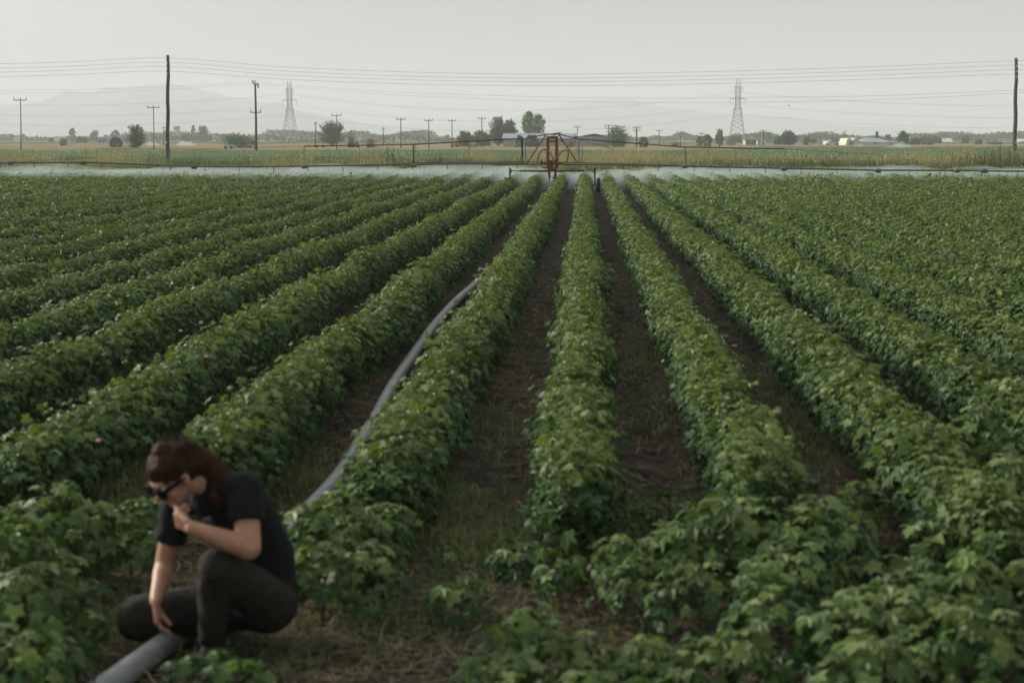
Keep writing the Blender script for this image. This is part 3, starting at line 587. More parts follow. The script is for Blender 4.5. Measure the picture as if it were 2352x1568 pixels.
def arm_pole(x, yt, Y, arms, label, armw=1.9, r=.11, lean=0, extra=None, three=True):
    g = P(x, 330, Y=Y)[0]; tx = P(x+lean, yt, Y=Y); h = tx[2]
    e = empty('utility_pole', (g, Y, -.1), label, 'utility pole', 'far poles with crossarms')
    MB().tube([(g, Y, -.1), ((g+tx[0])/2+.04, Y, h/2), (tx[0], Y, h)], [r*.95, r*.8, r*.65], 8).build('pole_shaft', M_wood, e, smooth=True)
    for j, ya in enumerate(arms):
        z = P(x, ya, Y=Y)[2]; MB().box((tx[0], Y-.16, z), (armw, .1, .13)).build('crossarm', M_iron, e)
        for s in ((-.47, 0, .47) if three else (-.47, .47)):
            MB().tube([(tx[0]+s*armw, Y-.16, z+.05), (tx[0]+s*armw, Y-.16, z+.4)], [.05, .075], 6).build('insulator', M_ins, e)
    if extra == 'can': MB().lathe((g, Y-.4, P(x, 311, Y=Y)[2]-.5), (0, 0, 1), [(0, .3), (.05, .36), (.9, .36), (1, .3)], 12).build('transformer', M_iron, e)
    return e
arm_pole(47, 229.5, 222, [230.5], 'crossarm pole at the far left of the row, standing by the left picture edge', 2.1)
arm_pole(352.5, 246.5, 255, [247.5], 'crossarm pole just left of the tall left wooden pole', 2.2)
# end-on double arm pole
e = arm_pole(588, 192, 213, [258.5], 'sturdy pole with a slanting top arm and a lower crossarm, left of the left pylon', 1.6, .22, -2)
g = P(586, 194, Y=213); MB().bar((g[0]-.35, 212.6, g[2]+.25), (g[0]+.45, 213.4, g[2]-.2), .16).build('crossarm', M_iron, e)
for dx, dz in ((-.35, .5), (0, .35), (.4, .1), (.45, -.45)): MB().lathe((g[0]+dx, 213, g[2]+dz-.1), (0, 0, 1), [(0, .08), (.12, .14), (.25, .08)], 8).build('insulator', M_ins, e)
arm_pole(375.5, 291, 430, [294], 'small distant pole close to the left of the tall left wooden pole', .9, .16)
arm_pole(723.5, 280.5, 330, [285], 'thin leaning pole left of the dark round tree', .6, .16, 1.5)
arm_pole(773, 265, 285, [266], 'crossarm pole in front of the dark round tree', 2.0)
arm_pole(880.5, 294, 390, [296.5], 'short pole without wide arms between the dark round tree and the next crossarm pole', .7, .15)
arm_pole(920.5, 273, 300, [274.5], 'crossarm pole above the orange hose reel', 1.9, .15)
arm_pole(984.5, 276, 315, [277.5], 'crossarm pole in front of the long reddish building', 1.8, .14)
arm_pole(1038, 277, 325, [278], 'crossarm pole beside the left yellow hose reel', 1.8, .14)
arm_pole(1106.5, 271.5, 330, [273], 'crossarm pole standing in the dark bushes left of the tall trees', 1.8, .14)
arm_pole(1326, 291.5, 372, [292.5], 'crossarm pole rising over the broken shed roof', 1.8, .14)
arm_pole(1397.5, 288, 345, [289, 295], 'crossarm pole half hidden by the tree right of the broken shed', 1.7, .14)
arm_pole(1462, 292.5, 340, [294, 300], 'thick dark pole with two crossarms right of the tree beside the broken shed', 1.75, .25)
arm_pole(1514, 299.5, 400, [300.5], 'plain crossarm pole between two double crossarm poles, right of the sheds', 1.8, .15)
arm_pole(1562.5, 302.5, 400, [303.5, 307.5], 'double crossarm pole beside the red hose reel', 1.7, .16)
arm_pole(1611, 303.5, 450, [307.5], 'crossarm pole behind the twin bushes left of the right pylon', 1.8, .15)
arm_pole(1652.5, 297, 400, [298.5], 'dark crossarm pole in front of the slender tree left of the right pylon', 1.9, .26)
arm_pole(1685, 307, 430, [309], 'crossarm pole at the left foot of the right pylon', 1.6, .15)
arm_pole(1714, 307, 430, [308.5], 'crossarm pole in front of the brown roofed house', 1.7, .15)
arm_pole(1729.5, 306.5, 620, [308], 'faint pole behind the roof of the brown roofed house', 1.8, .15)
arm_pole(1741, 308.5, 430, [310, 313.5], 'crossarm pole beside the small white house', 1.8, .15)
arm_pole(1753, 299, 410, [300.5, 305], 'pole with two crossarms and a transformer right of the small white house', 1.9, .2, extra='can')
arm_pole(1883.5, 308, 520, [309.5], 'single thin pole between the bushes and the twin pole at the farm', 1.2, .15)
e = arm_pole(1936.5, 301, 480, [308], 'twin pole standing behind the cream tunnel sheds', 1.0, .15)
g0 = P(1941.5, 300, Y=480); MB().tube([(g0[0], 480, -.1), (g0[0], 480, g0[2])], .14, 8).build('pole_shaft', M_wood, e); MB().bar((g0[0]-1.0, 479.8, g0[2]-1.4), (g0[0]+.8, 479.8, g0[2]-1.4), .12).build('crossarm', M_iron, e)
arm_pole(1971, 310.5, 560, [312], 'faint short crossarm pole right behind the tunnel sheds', 1.9, .13)
arm_pole(2233, 308, 620, [311], 'distant thin pole above the bushes near the right edge', 1.4, .15)
arm_pole(2168, 308, 620, [312], 'distant thin pole right of the dark wooded mound', 1.0, .15)
cable('overhead_cable', [(-300,222,222),(0,208.5,220),(200,205.5,218),(400,199,215),(586,191.5,213),(870,210,180),(1200,221.5,160),(1500,225.8,150),(1800,223.4,140),(2050,219,135),(2500,200,125)], .010, 'upper of two fainter cables running from the slanting arm pole', 'fainter pair of cables')
cable('overhead_cable', [(-300,228,222),(0,215,220),(200,213.5,218),(400,205,215),(590,195.5,213),(870,216,180),(1200,231,160),(1500,236,150),(1800,234,140),(2050,228,135),(2500,205,125)], .010, 'lower of two fainter cables running from the slanting arm pole', 'fainter pair of cables')
# pylons
M_lat = mat('lattice_steel', (.20,.21,.21), rough=.6, metal=.3)
def pylon(xc, ytop, ybase, Y, label):
    s = Y/F; gx_ = P(xc, 318, Y=Y)[0]; r = empty('pylon', (gx_, Y, -.1), label, 'pylon', 'lattice pylons')
    Hh = P(xc, ytop, Y=Y)[2]; z = lambda f: Hh*f
    def hw(zz):   # half width of the body at a height
        t = zz/Hh
        return 4.75-(4.75-1.35)*min(t/.60, 1) if t < .60 else 1.35
    legs = MB(); br = MB()
    lv = [0, .10, .19, .27, .34, .40, .455, .51, .56, .60, .64, .68, .72, .76, .80, .84, .87]
    for sx in (-1, 1):
        for sy in (-1, 1):
            for a, b in zip(lv[:-1], lv[1:]): legs.bar((gx_+sx*hw(z(a)), Y+sy*hw(z(a)), z(a)), (gx_+sx*hw(z(b)), Y+sy*hw(z(b)), z(b)), .24)
            legs.bar((gx_+sx*1.35, Y+sy*1.35, z(.87)), (gx_+sx*.9, Y+sy*.3, z(1.0)), .16)
            legs.bar((gx_-sx*.2, Y, z(.885)), (gx_+sx*1.1, Y, z(1.0)), .14)
    for a, b in zip(lv[:-1], lv[1:]):
        for sy in (-1, 1):
            A, B = hw(z(a)), hw(z(b))
            br.bar((gx_-A, Y+sy*A, z(a)), (gx_+B, Y+sy*B, z(b)), .12); br.bar((gx_+A, Y+sy*A, z(a)), (gx_-B, Y+sy*B, z(b)), .12)
            br.bar((gx_+sy*A, Y-A, z(a)), (gx_+sy*B, Y+B, z(b)), .12)
        br.bar((gx_-B, Y-B, z(b)), (gx_+B, Y-B, z(b)), .11)
    legs.build('leg_frame', M_lat, r); br.build('bracing', M_lat, r)
    for f, wd in ((.875, 2.4), (.69, 4.4), (.53, 2.6)):
        m = MB(); m.bar((gx_-wd, Y, z(f)), (gx_+wd, Y, z(f)), .3, .5); m.bar((gx_-wd, Y, z(f)), (gx_, Y, z(f)+1.1), .12); m.bar((gx_+wd, Y, z(f)), (gx_, Y, z(f)+1.1), .12); m.build('crossarm', M_lat, r)
        for sx in (-1, 1): MB().tube([(gx_+sx*wd, Y, z(f)), (gx_+sx*wd, Y, z(f)-3.0)], .10, 5).build('insulator_string', M_ins, r)
    return gx_, Y, Hh
pA = pylon(667, 187, 320, 900, 'faint grey lattice pylon on the left, in front of the hazy mountain')
pB = pylon(1693, 182, 320, 860, 'grey lattice pylon on the right, near the brown roofed house')
lvl = ((211, 248, 211, .875, 2.4, 'upper'), (238, 272, 237, .69, 4.4, 'middle'), (262, 294, 261, .53, 2.6, 'lower'))
for j, (ya, ym, yb, f, wd, nm) in enumerate(lvl):
    for sx in (-1, 1):
        pa = (pA[0]+sx*wd, 900, pA[2]*f-3); pb = (pB[0]+sx*wd, 860, pB[2]*f-3)
        for seg, (A, B, sg, where) in enumerate((((pa), (pb), pA[2]*.28, 'between the two pylons'), ((pa[0]-290, 930, pa[2]), pa, 6.5, 'leading left from the left pylon'), (pb, (pb[0]+330, 830, pb[2]+1), 9, 'leading right from the right pylon'))):
            pts = [(A[0]+(B[0]-A[0])*t, A[1]+(B[1]-A[1])*t, A[2]+(B[2]-A[2])*t-4*sg*t*(1-t)) for t in np.linspace(0, 1, 25)]
            tag(MB().tube(pts, .03, 4).build('pylon_cable', M_cable), ('front' if sx < 0 else 'rear')+' cable of the '+nm+' pylon pair '+where, 'cable', 'pylon cables')
# ================================================================== HILLS
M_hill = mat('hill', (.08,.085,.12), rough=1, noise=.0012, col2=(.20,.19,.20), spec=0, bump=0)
def hills(name, outline, Y, depth, seed):
    xs = [o[0] for o in outline]; n = 220; px = np.linspace(xs[0], xs[-1], n); yy = np.interp(px, xs, [o[1] for o in outline])
    yy = yy+.8*n1(px/14, seed)+.5*n1(px/5, seed+3)
    top = np.array([P(a, b, Y=Y) for a, b in zip(px, yy)]); rows = []
    for k in range(13):
        u = k/12; f = math.sin(u*math.pi)**1.2 if k not in (0, 12) else 0
        Yk = Y+depth*(u-.5)*2; X = top[:, 0]*(1+.02*n1(px/60, seed+k*0)*(u-.5)); Z = np.maximum(top[:, 2], 1)*f*(1+(.16*n2(px/40, np.full(n, k*.9), seed) if k != 6 else 0))
        rows.append(np.stack([X, np.full(n, Yk), Z-3], 1))
    V = np.stack(rows, 0); idx = np.arange(13*n).reshape(13, n); T = np.stack([idx[:-1,:-1], idx[1:,:-1], idx[1:,1:], idx[:-1,1:]], -1).reshape(-1, 4)
    return tag(raw(name, V, T, M_hill, smooth=True), kind='structure')
hills('hills', [(-500,310),(-250,290),(0,253),(105,231),(250,203),(330,194),(375,190),(405,192),(462,203),(525,221),(588,232),(649,241),(737,266),(824,279),(900,292),(1000,308),(1080,322)], 5600, 900, 11)
hills('hills', [(960,322),(1060,300),(1130,283),(1206,260),(1256,246),(1318,236),(1380,232),(1456,234),(1518,242),(1556,248),(1620,256),(1681,262),(1793,267),(1839,276),(1950,288),(2100,297),(2300,303),(2600,312),(2800,322)], 6400, 700, 23)
hills('hills', [(600,322),(760,300),(900,285),(1000,281),(1100,286),(1250,296),(1500,322)], 7000, 300, 31)
# ================================================================== TREES
def tree(x0, x1, ytop, Y, label, cat='tree', name='tree', n=900, leaf=.32, dens=1., dark=(.030,.055,.022), light=(.075,.11,.04), blobs=14, low=.12, spiky=0., group='trees and bushes behind the field', shape='round', yb=None):
    xc = (x0+x1)/2; g = P(xc, 330, Y=Y)[0]; H = P(xc, ytop, Y=Y)[2]; W = (x1-x0)/2*Y/F
    r = empty(name, (g, Y, -.12), label, cat, group)
    tm = MB(); tr = max(.06, H*.022); cz0 = H*low
    tm.tube([(g, Y, -.15), (g+.02*H, Y, H*.25), (g-.01*H, Y, H*.55), (g+.02*H, Y, H*.85)], [tr*1.3, tr, tr*.6, tr*.2], 7)
    # crown lobes
    Bs = []
    for i in range(blobs):
        a = i*2.4+random.uniform(-.5, .5); f = (i+.5)/blobs; s = W*random.uniform(.26, .44)*(1.0 if shape != 'column' else 1.15)
        env = {'vase': (.42+.75*f) if f < .75 else .98-(f-.75)*1.5, 'column': .95 if .12 < f < .85 else .62, 'round': .55+.5*math.sin(math.pi*min(1, f*.9+.12))}[shape]
        rr = max(0, W*env-s)*random.uniform(.45, 1.0)**.5; lo_ = cz0 if low > 0 else 0
        z = min(lo_+(H-lo_)*f, H-s*.75); z = max(z, lo_+s*.3)
        c = Vector((g+math.cos(a)*rr*1.1, Y+math.sin(a)*rr, z)); Bs.append((c, s))
        if i % 3 == 0: tm.tube([(g, Y, max(H*.12, z*.5)), tuple((Vector((g, Y, z*.75))+c)/2), tuple(c)], [tr*.55, tr*.35, tr*.12], 5)
    tm.build('trunk', M_bark, r, smooth=True)
    n = int(n*1.5*dens); bi = rng.integers(0, blobs, n); cc = np.array([tuple(b[0]) for b in Bs])[bi]; ss = np.array([b[1] for b in Bs])[bi]
    d = rng.normal(size=(n, 3)); d /= np.linalg.norm(d, axis=1, keepdims=True); rad = ss*rng.uniform(.3, 1.0, n)**.6*(1+.28*np.clip(rng.normal(0, .7, n), 0, 2))
    if 0: rad = rad*(1+spiky*np.clip(rng.normal(0, .5, n), 0, 2))
    p = cc+d*rad[:, None]*np.array([1, 1, .85]); p[:, 2] = np.maximum(p[:, 2], .1)
    if spiky:   # bursts of twigs rising and spreading from the trunk
        nb = 90; a = rng.uniform(0, 6.283, nb); u = rng.uniform(0, 1, nb)**.7; env = W*(1-.55*(2*u-.9)**2)*rng.uniform(.6, 1.25, nb)
        E = np.stack([g+env*np.cos(a), Y+env*np.sin(a), cz0+(H-cz0)*u*rng.uniform(.7, 1.1, nb)], 1); S0 = np.stack([np.full(nb, g), np.full(nb, float(Y)), E[:, 2]*.35], 1)
        ib = rng.integers(0, nb, n); t = rng.uniform(.3, 1.0, n)[:, None]; q_ = S0[ib]*(1-t)+E[ib]*t+rng.normal(0, W*.07, (n, 3))*(1.25-t)
        half = rng.random(n) < .72; p = np.where(half[:, None], q_, p); p[:, 2] = np.maximum(p[:, 2], .1); bi = ib % blobs
        for e0, s0 in list(zip(E, S0))[::6]: pass
    V, T, k = leafmesh(p, d+rng.normal(0, .5, (n, 3))+np.array([0, 0, .4]), leaf*rng.uniform(.5, 1.2, n)*(.8 if spiky else 1), 2)
    tone = np.clip(.4+.13*rng.normal(size=blobs)[bi]+rng.normal(0, .2, n), 0, 1)
    raw('crown', V, T, M_treeleaf, r, col=np.repeat(gcol(n, dark, light, tone)*np.array([1.35, 1.75, 1.4]), k, 0))
    return r
T_ = tree
T_(290,337,287,300,'small spiky reddish brown tree with bare twigs in the dry field at the left', n=2200, leaf=.34, blobs=20, spiky=.9, dark=(.045,.045,.025), light=(.085,.085,.045), low=.08, shape='vase')
T_(730,797,278.5,390,'dark green vase shaped tree, the darkest round one left of the tractor', n=4200, leaf=.42, blobs=34, spiky=.5, dark=(.018,.036,.016), light=(.045,.075,.03), shape='vase', low=.14)
T_(505,586,306,345,'wide low bright green bush by the pale blue trailer', 'bush', 'bush', n=2600, spiky=.4, leaf=.34, blobs=22, dark=(.03,.065,.02), light=(.07,.12,.035), low=.0)
T_(560,592,321,300,'small brown scrub bush at the foot of the slanting arm pole', 'bush', 'bush', n=700, leaf=.2, blobs=10, dark=(.07,.065,.04), light=(.13,.11,.07), low=.0)
T_(1044,1092,301,370,'left of two dark bushy trees behind the yellow reels', n=2400, leaf=.38, blobs=20, spiky=.4, dark=(.02,.045,.02), light=(.045,.08,.032), low=.0)
T_(1080,1126,299,375,'right of two dark bushy trees behind the yellow reels', n=2400, leaf=.38, blobs=20, spiky=.3, dark=(.02,.045,.02), light=(.045,.08,.032), low=.0)
T_(1122,1166,268,395,'tall dark tree with ragged crown, left one of the pair at the shed', n=3600, spiky=.4, leaf=.42, blobs=26, dark=(.03,.05,.024), light=(.07,.09,.04), low=.12)
T_(1150,1193,275,400,'tall dark tree with full crown, right one of the pair at the shed', n=4000, spiky=.4, leaf=.42, blobs=26, dark=(.02,.042,.02), light=(.05,.08,.03), low=.12)
T_(1108,1134,309,385,'low olive bush below the pair of tall trees', 'bush', 'bush', n=900, leaf=.35, blobs=10, low=.0)
T_(1196,1231,256,415,'airy pale green tree behind the grey roof, left and taller half of that pair', n=2300, leaf=.36, blobs=30, dark=(.075,.11,.045), light=(.17,.20,.09), low=.2, shape='column')
T_(1218,1255,262,418,'airy pale green tree behind the grey roof, right half of that pair', n=1900, leaf=.36, blobs=28, dark=(.07,.10,.045), light=(.15,.18,.08), low=.2, shape='column')
T_(1183,1204,311,335,'small dark bush at the left part of the grey shed wall', 'bush', 'bush', n=900, leaf=.28, blobs=10, low=.0, dark=(.02,.04,.02), light=(.05,.075,.035))
T_(1204,1240,310,333,'large dark bush in front of the grey shed, behind the cart', 'bush', 'bush', n=1800, leaf=.28, blobs=14, low=.0, dark=(.02,.04,.02), light=(.05,.075,.035))
T_(1300,1316,329,335,'little bush beside the dark shed door', 'bush', 'bush', n=600, leaf=.22, blobs=8, low=.0)
T_(1388,1449,288.5,355,'grey green tree with open twiggy crown right of the broken shed', n=3000, leaf=.34, blobs=30, spiky=.5, dark=(.04,.06,.03), light=(.085,.10,.05), low=.1)
T_(1396,1440,312,350,'dense undergrowth bush at the foot of the twiggy tree', 'bush', 'bush', n=1500, leaf=.3, blobs=12, low=.0, dark=(.025,.045,.022), light=(.05,.08,.032))
T_(1465,1490,316,350,'small dark bush right of the thick pole with two crossarms', 'bush', 'bush', n=1300, leaf=.28, blobs=10, low=.0, dark=(.02,.042,.022), light=(.045,.07,.032))
T_(1598,1617,313,430,'left of the twin bushes left of the right pylon', 'bush', 'bush', n=900, leaf=.38, blobs=10, low=.0)
T_(1611,1637,309,430,'right, taller one of the twin bushes left of the right pylon', 'bush', 'bush', n=1300, leaf=.38, blobs=12, low=.0, dark=(.022,.042,.022), light=(.045,.075,.035))
T_(1642,1663,298.5,440,'slender dark tree behind the dark crossarm pole near the right pylon', n=1500, spiky=.4, leaf=.42, blobs=16, low=.08, dark=(.022,.042,.022), light=(.045,.075,.035))
T_(1668,1706,312,620,'hazy green trees behind the legs of the right pylon', n=1500, leaf=.5, blobs=16, low=.0)
T_(1755,1774,304,760,'pale hazy round tree right of the transformer pole', n=1000, leaf=.6, blobs=10, low=.05)
T_(1774,1800,313,470,'low left shoulder of bushes beside the big dark tree left of the farm', 'bush', 'bush', n=1100, leaf=.42, blobs=12, low=.0)
T_(1790,1831,300,460,'big dark tree standing between the house and the farm', n=3000, spiky=.4, leaf=.46, blobs=26, low=.05, dark=(.02,.042,.022), light=(.05,.08,.036))
T_(1843,1862,314.5,440,'round bush right of the big dark tree', 'bush', 'bush', n=1000, leaf=.38, blobs=10, low=.0)
T_(1858,1876,317,560,'bluish hazy bush behind the round bush', 'bush', 'bush', n=700, leaf=.45, blobs=8, low=.0)
T_(1905,1932,316,640,'hazy low bushes left of the twin pole', 'bush', 'bush', n=900, leaf=.5, blobs=10, low=.0)
T_(2028,2050,309,640,'hazy tree top behind the long barn roof', n=900, leaf=.5, blobs=10, low=.0)
T_(1990,2030,312,660,'hazy row of low trees behind the long barn', n=1200, leaf=.5, blobs=14, low=.0)
T_(2060,2089,301,450,'dark ragged tree right of the long barn', n=2200, leaf=.42, blobs=20, spiky=.3, low=.02, dark=(.022,.042,.022), light=(.05,.08,.036))
T_(2086,2116,317,480,'wide bush right of the dark ragged tree', 'bush', 'bush', n=1300, leaf=.4, blobs=12, low=.0)
T_(2112,2168,314,600,'dark wooded mound with a smooth top at the right', 'bush', 'bush', n=2600, leaf=.5, blobs=24, low=.0, dark=(.03,.045,.03), light=(.05,.065,.04))
T_(2118,2146,325,470,'low hedge in front of the dark wooded mound', 'hedge', 'hedge', n=900, leaf=.38, blobs=10, low=.0)
T_(2189,2207,310,900,'round bluish tree beyond the white tent roof', n=700, leaf=.8, blobs=8, low=.0)
T_(2206,2229,312,560,'bush right of the distant thin pole near the right edge', 'bush', 'bush', n=1100, leaf=.42, blobs=10, low=.0)
T_(2238,2259,321,520,'round bush left of the low hedge near the right edge', 'bush', 'bush', n=900, leaf=.4, blobs=10, low=.0)
T_(2262,2300,326,500,'low hedge left of the tall right pole', 'hedge', 'hedge', n=1100, leaf=.36, blobs=14, low=.0)
T_(2212,2250,307,1000,'hazy poplars far away near the right edge', n=900, leaf=.9, blobs=14, low=.0)
T_(158,175,294.5,800,'pale bluish tall tree far away at the left', n=1000, leaf=.7, blobs=12, low=.05)
T_(207,228,301,860,'hazy tree behind the chequered water tank at the left', n=900, leaf=.8, blobs=12, low=.0)
T_(254,277,299,780,'hazy broad tree behind the blue reel', n=1000, leaf=.7, blobs=12, low=.0)
T_(173,202,314,640,'dark low bush between the brown reel and the blue reel', 'bush', 'bush', n=1100, leaf=.5, blobs=12, low=.0)
T_(112,125,316,620,'small round bush left of the brown reel', 'bush', 'bush', n=600, leaf=.45, blobs=8, low=.0)
T_(22,34,308,900,'round hazy tree by the white building at the left edge', n=600, leaf=.7, blobs=8, low=.0)
T_(50,60,308,900,'small hazy tree just right of the leftmost crossarm pole', n=600, leaf=.7, blobs=8, low=.0)
T_(437,452,288,760,'narrow bluish tree at the left of the hazy group right of the water tower', n=900, leaf=.6, blobs=12, low=.1)
T_(450,485,288.5,780,'broad bluish tree of the hazy group right of the water tower', n=2200, spiky=.4, leaf=.65, blobs=22, low=.0)
T_(415,437,308,700,'low hazy trees between the water tower and the broad bluish tree', n=900, leaf=.6, blobs=10, low=.0)
T_(797,815,300,720,'hazy grey tree right behind the dark vase shaped tree', n=900, leaf=.65, blobs=12, low=.0)
T_(1018,1036,310,900,'hazy trees at the right end of the long reddish building', n=700, leaf=.8, blobs=10, low=.0)
T_(644,662,307,950,'hazy tree at the left foot of the left pylon', n=600, leaf=.8, blobs=8, low=.0)
T_(690,706,309,950,'hazy tree right of the left pylon', n=600, leaf=.8, blobs=8, low=.0)
# far wood line: one mass
def belt(n, Yc, h0, h1, sd, gap):
    X = rng.uniform(-560*Yc/960, 620*Yc/960, n); Y = Yc+rng.uniform(-30, 30, n)
    h = h0+h1*n1(X/26, sd)+.6*h1*n1(X/9, sd+3)+.35*h1*n1(X/3.5, sd+7); ok = (h > .6) & (n1(X/45, sd+11) > gap); X, Y, h = X[ok], Y[ok], h[ok]; n = len(X)
    V, T, k = leafmesh(np.stack([X, Y, h*rng.uniform(.03, 1, n)**.6], 1), rng.normal(size=(n, 3))+np.array([0, -.6, .5]), rng.uniform(.5, 1.2, n)*Yc/900, 2)
    return V, T, np.repeat(gcol(n, (.025,.05,.03), (.055,.085,.045)), k, 0)
V, T, c_ = join([belt(90000, 1020, 4.6, 2.6, 5, -2), belt(22000, 760, 2.2, 1.7, 31, .3)])
tag(raw('far_wood', V, T, M_treeleaf, col=c_), 'hazy line of distant trees and hedges along the horizon', 'wood', kind='stuff')
# ================================================================== BUILDINGS
M_block = mat('grey_block', (.30,.28,.25), rough=.95, noise=.5, col2=(.22,.205,.18), bump=.3, bscale=3, lo=.3, hi=.8)
M_roofm = mat('pale_sheet_roof', (.30,.345,.39), rough=.6, noise=.6, col2=(.22,.26,.30))
M_rtile = mat('brown_roof', (.13,.085,.06), rough=.9, noise=1, col2=(.17,.12,.09))
M_cream = mat('cream_wall', (.50,.44,.29), rough=.9, noise=.6, col2=(.42,.37,.25))
M_offw = mat('white_wall', (.62,.61,.57), rough=.9, noise=.3, col2=(.5,.49,.45))
M_dark = mat('dark_opening', (.025,.022,.02), rough=.9)
M_orange = mat('orange_gable', (.42,.24,.13), rough=.9, noise=1, col2=(.3,.18,.1))
M_pinkw = mat('reddish_wall', (.36,.20,.15), rough=.9, noise=.3, col2=(.28,.17,.13))
M_blue = mat('violet_door', (.10,.09,.36), rough=.6)
M_tunnel = mat('tunnel_film', (.62,.60,.42), rough=.6, noise=.6, col2=(.52,.5,.36))
def Xat(x, Y): return P(x, 330, Y=Y)[0]
def Zat(x, y, Y): return P(x, y, Y=Y)[2]
def building(name, cat, label, x0, x1, yr, ye, Y, depth, roof, wall, kind='gable', over=.3, group=None):
    a, b = Xat(x0, Y), Xat(x1, Y); ze, zr = Zat(x0, ye, Y), Zat(x0, yr, Y)
    r = empty(name, ((a+b)/2, Y, -.13), label, cat, group)
    m = MB(); T0 = [(a, Y), (b, Y), (b, Y+depth), (a, Y+depth)]
    m.add([(x, y, -.2) for x, y in T0]+[(x, y, ze) for x, y in T0]+([(a, Y+depth/2, zr-.12), (b, Y+depth/2, zr-.12)] if kind == 'gable' else []), [(0,1,5,4),(1,2,6,5),(2,3,7,6),(3,0,4,7)]+([(5,6,9),(7,4,8)] if kind == 'gable' else []))
    m.build('wall', wall, r)
    m = MB(); o = over
    if kind == 'gable':
        sl_ = (zr-ze)/(depth/2)*o
        for s_ in (-1, 1):
            y0, y1 = (Y-o, Y+depth/2) if s_ < 0 else (Y+depth/2, Y+depth+o)
            z0, z1 = (ze-sl_, zr) if s_ < 0 else (zr, ze-sl_)
            m.add([(a-o, y0, z0), (b+o, y0, z0), (b+o, y1, z1), (a-o, y1, z1), (a-o, y0, z0+.1), (b+o, y0, z0+.1), (b+o, y1, z1+.1), (a-o, y1, z1+.1)], [(0,3,2,1),(4,5,6,7),(0,1,5,4),(1,2,6,5),(2,3,7,6),(3,0,4,7)])
    elif kind == 'hip':
        q1, q2 = a+min(depth/2, (b-a)*.35), b-min(depth/2, (b-a)*.35)
        m.add([(a-o, Y-o, ze), (b+o, Y-o, ze), (b+o, Y+depth+o, ze), (a-o, Y+depth+o, ze), (q1, Y+depth/2, zr), (q2, Y+depth/2, zr)], [(0,1,5,4),(1,2,5),(2,3,4,5),(3,0,4),(3,2,1,0)])
    else: m.box(((a+b)/2, Y+depth/2, zr-.1), (b-a+2*o, depth+2*o, .2))
    m.build('roof', roof, r); return r
def opening(r, name, x0, x1, y0, y1, Y, m, fr=None):
    a, b, z1, z0 = Xat(x0, Y), Xat(x1, Y), Zat(x0, y0, Y), max(Zat(x0, y1, Y), 0)
    MB().box(((a+b)/2, Y-.02, (z0+z1)/2), (b-a, .1, z1-z0)).build(name, m, r)
YS = 362
s1 = building('shed', 'shed', 'long grey block shed with pale bluish sheet roof and orange left gable', 1156, 1324, 307.2, 317.8, YS, 9, M_roofm, M_block)
opening(s1, 'door', 1320.3-11, 1320.3-3.5, 327, 342, YS, M_dark)
a = Xat(1156, YS); m = MB(); m.add([(a-.03, YS, 1.2), (a-.03, YS, Zat(1156, 317.8, YS)), (a-.03, YS+4.5, Zat(1156, 307.8, YS)), (a-.03, YS+9, Zat(1156, 317.8, YS)), (a-.03, YS+9, 1.2)], [(0,1,2,3,4)]); m.build('gable', M_orange, s1)
for x in (1240, 1282): opening(s1, 'roof_vent', x, x+2, 310.5, 312, YS+2.2, M_dark)
s2 = empty('shed', (Xat(1362, YS-4), YS-4, -.13), 'grey block shed with collapsed dark roof timbers, right of the long shed', 'shed')
a, b = Xat(1326, YS-4), Xat(1398, YS-4); z = Zat(1362, 313.8, YS-4)
m = MB(); m.box(((a+b)/2, YS-4, z/2-.1), (b-a, .3, z+.2)); m.box((a+.15, YS, z/2-.1), (.3, 7.4, z+.2)); m.box((b-.15, YS, z/2-.1), (.3, 7.4, z+.2)); m.box(((a+b)/2, YS+4, z/2-.1), (b-a, .3, z+.2)); m.build('wall', M_block, s2)
m = MB(); m.box(((a+b)/2-.5, YS-4.18, z/2), (.35, .1, z)); m.build('pilaster', mat('pale_pilaster', (.36,.35,.3), rough=.9), s2)
rf = [(1318,312.5),(1328,312.9),(1338,312.2),(1350,309.8),(1358,308.2),(1366,307.6),(1374,308.6),(1382,310.8),(1390,313)]
for j in range(4):
    m = MB(); yy = YS-3.6+j*2.1; pts = [(Xat(x, YS), yy, Zat(x, y+random.uniform(-.3, .9), YS)) for x, y in rf]
    top = [Vector(p) for p in pts]; bot = [Vector((p[0]+.3, yy+2.0, p[2]-.15-random.uniform(0, .4))) for p in pts]; L_ = len(top)
    m.add([tuple(v) for v in top+bot]+[(v.x, v.y, v.z-.12) for v in top+bot], [(i, i+1, L_+i+1, L_+i) for i in range(L_-1)]+[(2*L_+i, 3*L_+i, 3*L_+i+1, 2*L_+i+1) for i in range(L_-1)]+[(2*L_+i, 2*L_+i+1, i+1, i) for i in range(L_-1)])
    m.build('roof_sheet', M_dark, s2)
for k in range(7):
    x = 1336+k*7.5; MB().bar((Xat(x, YS), YS-3.9, z), (Xat(x+random.uniform(-4, 4), YS), YS-3.9, Zat(x, 309+abs(k-3)*1.0, YS)), .12).build('rafter', M_rail, s2)
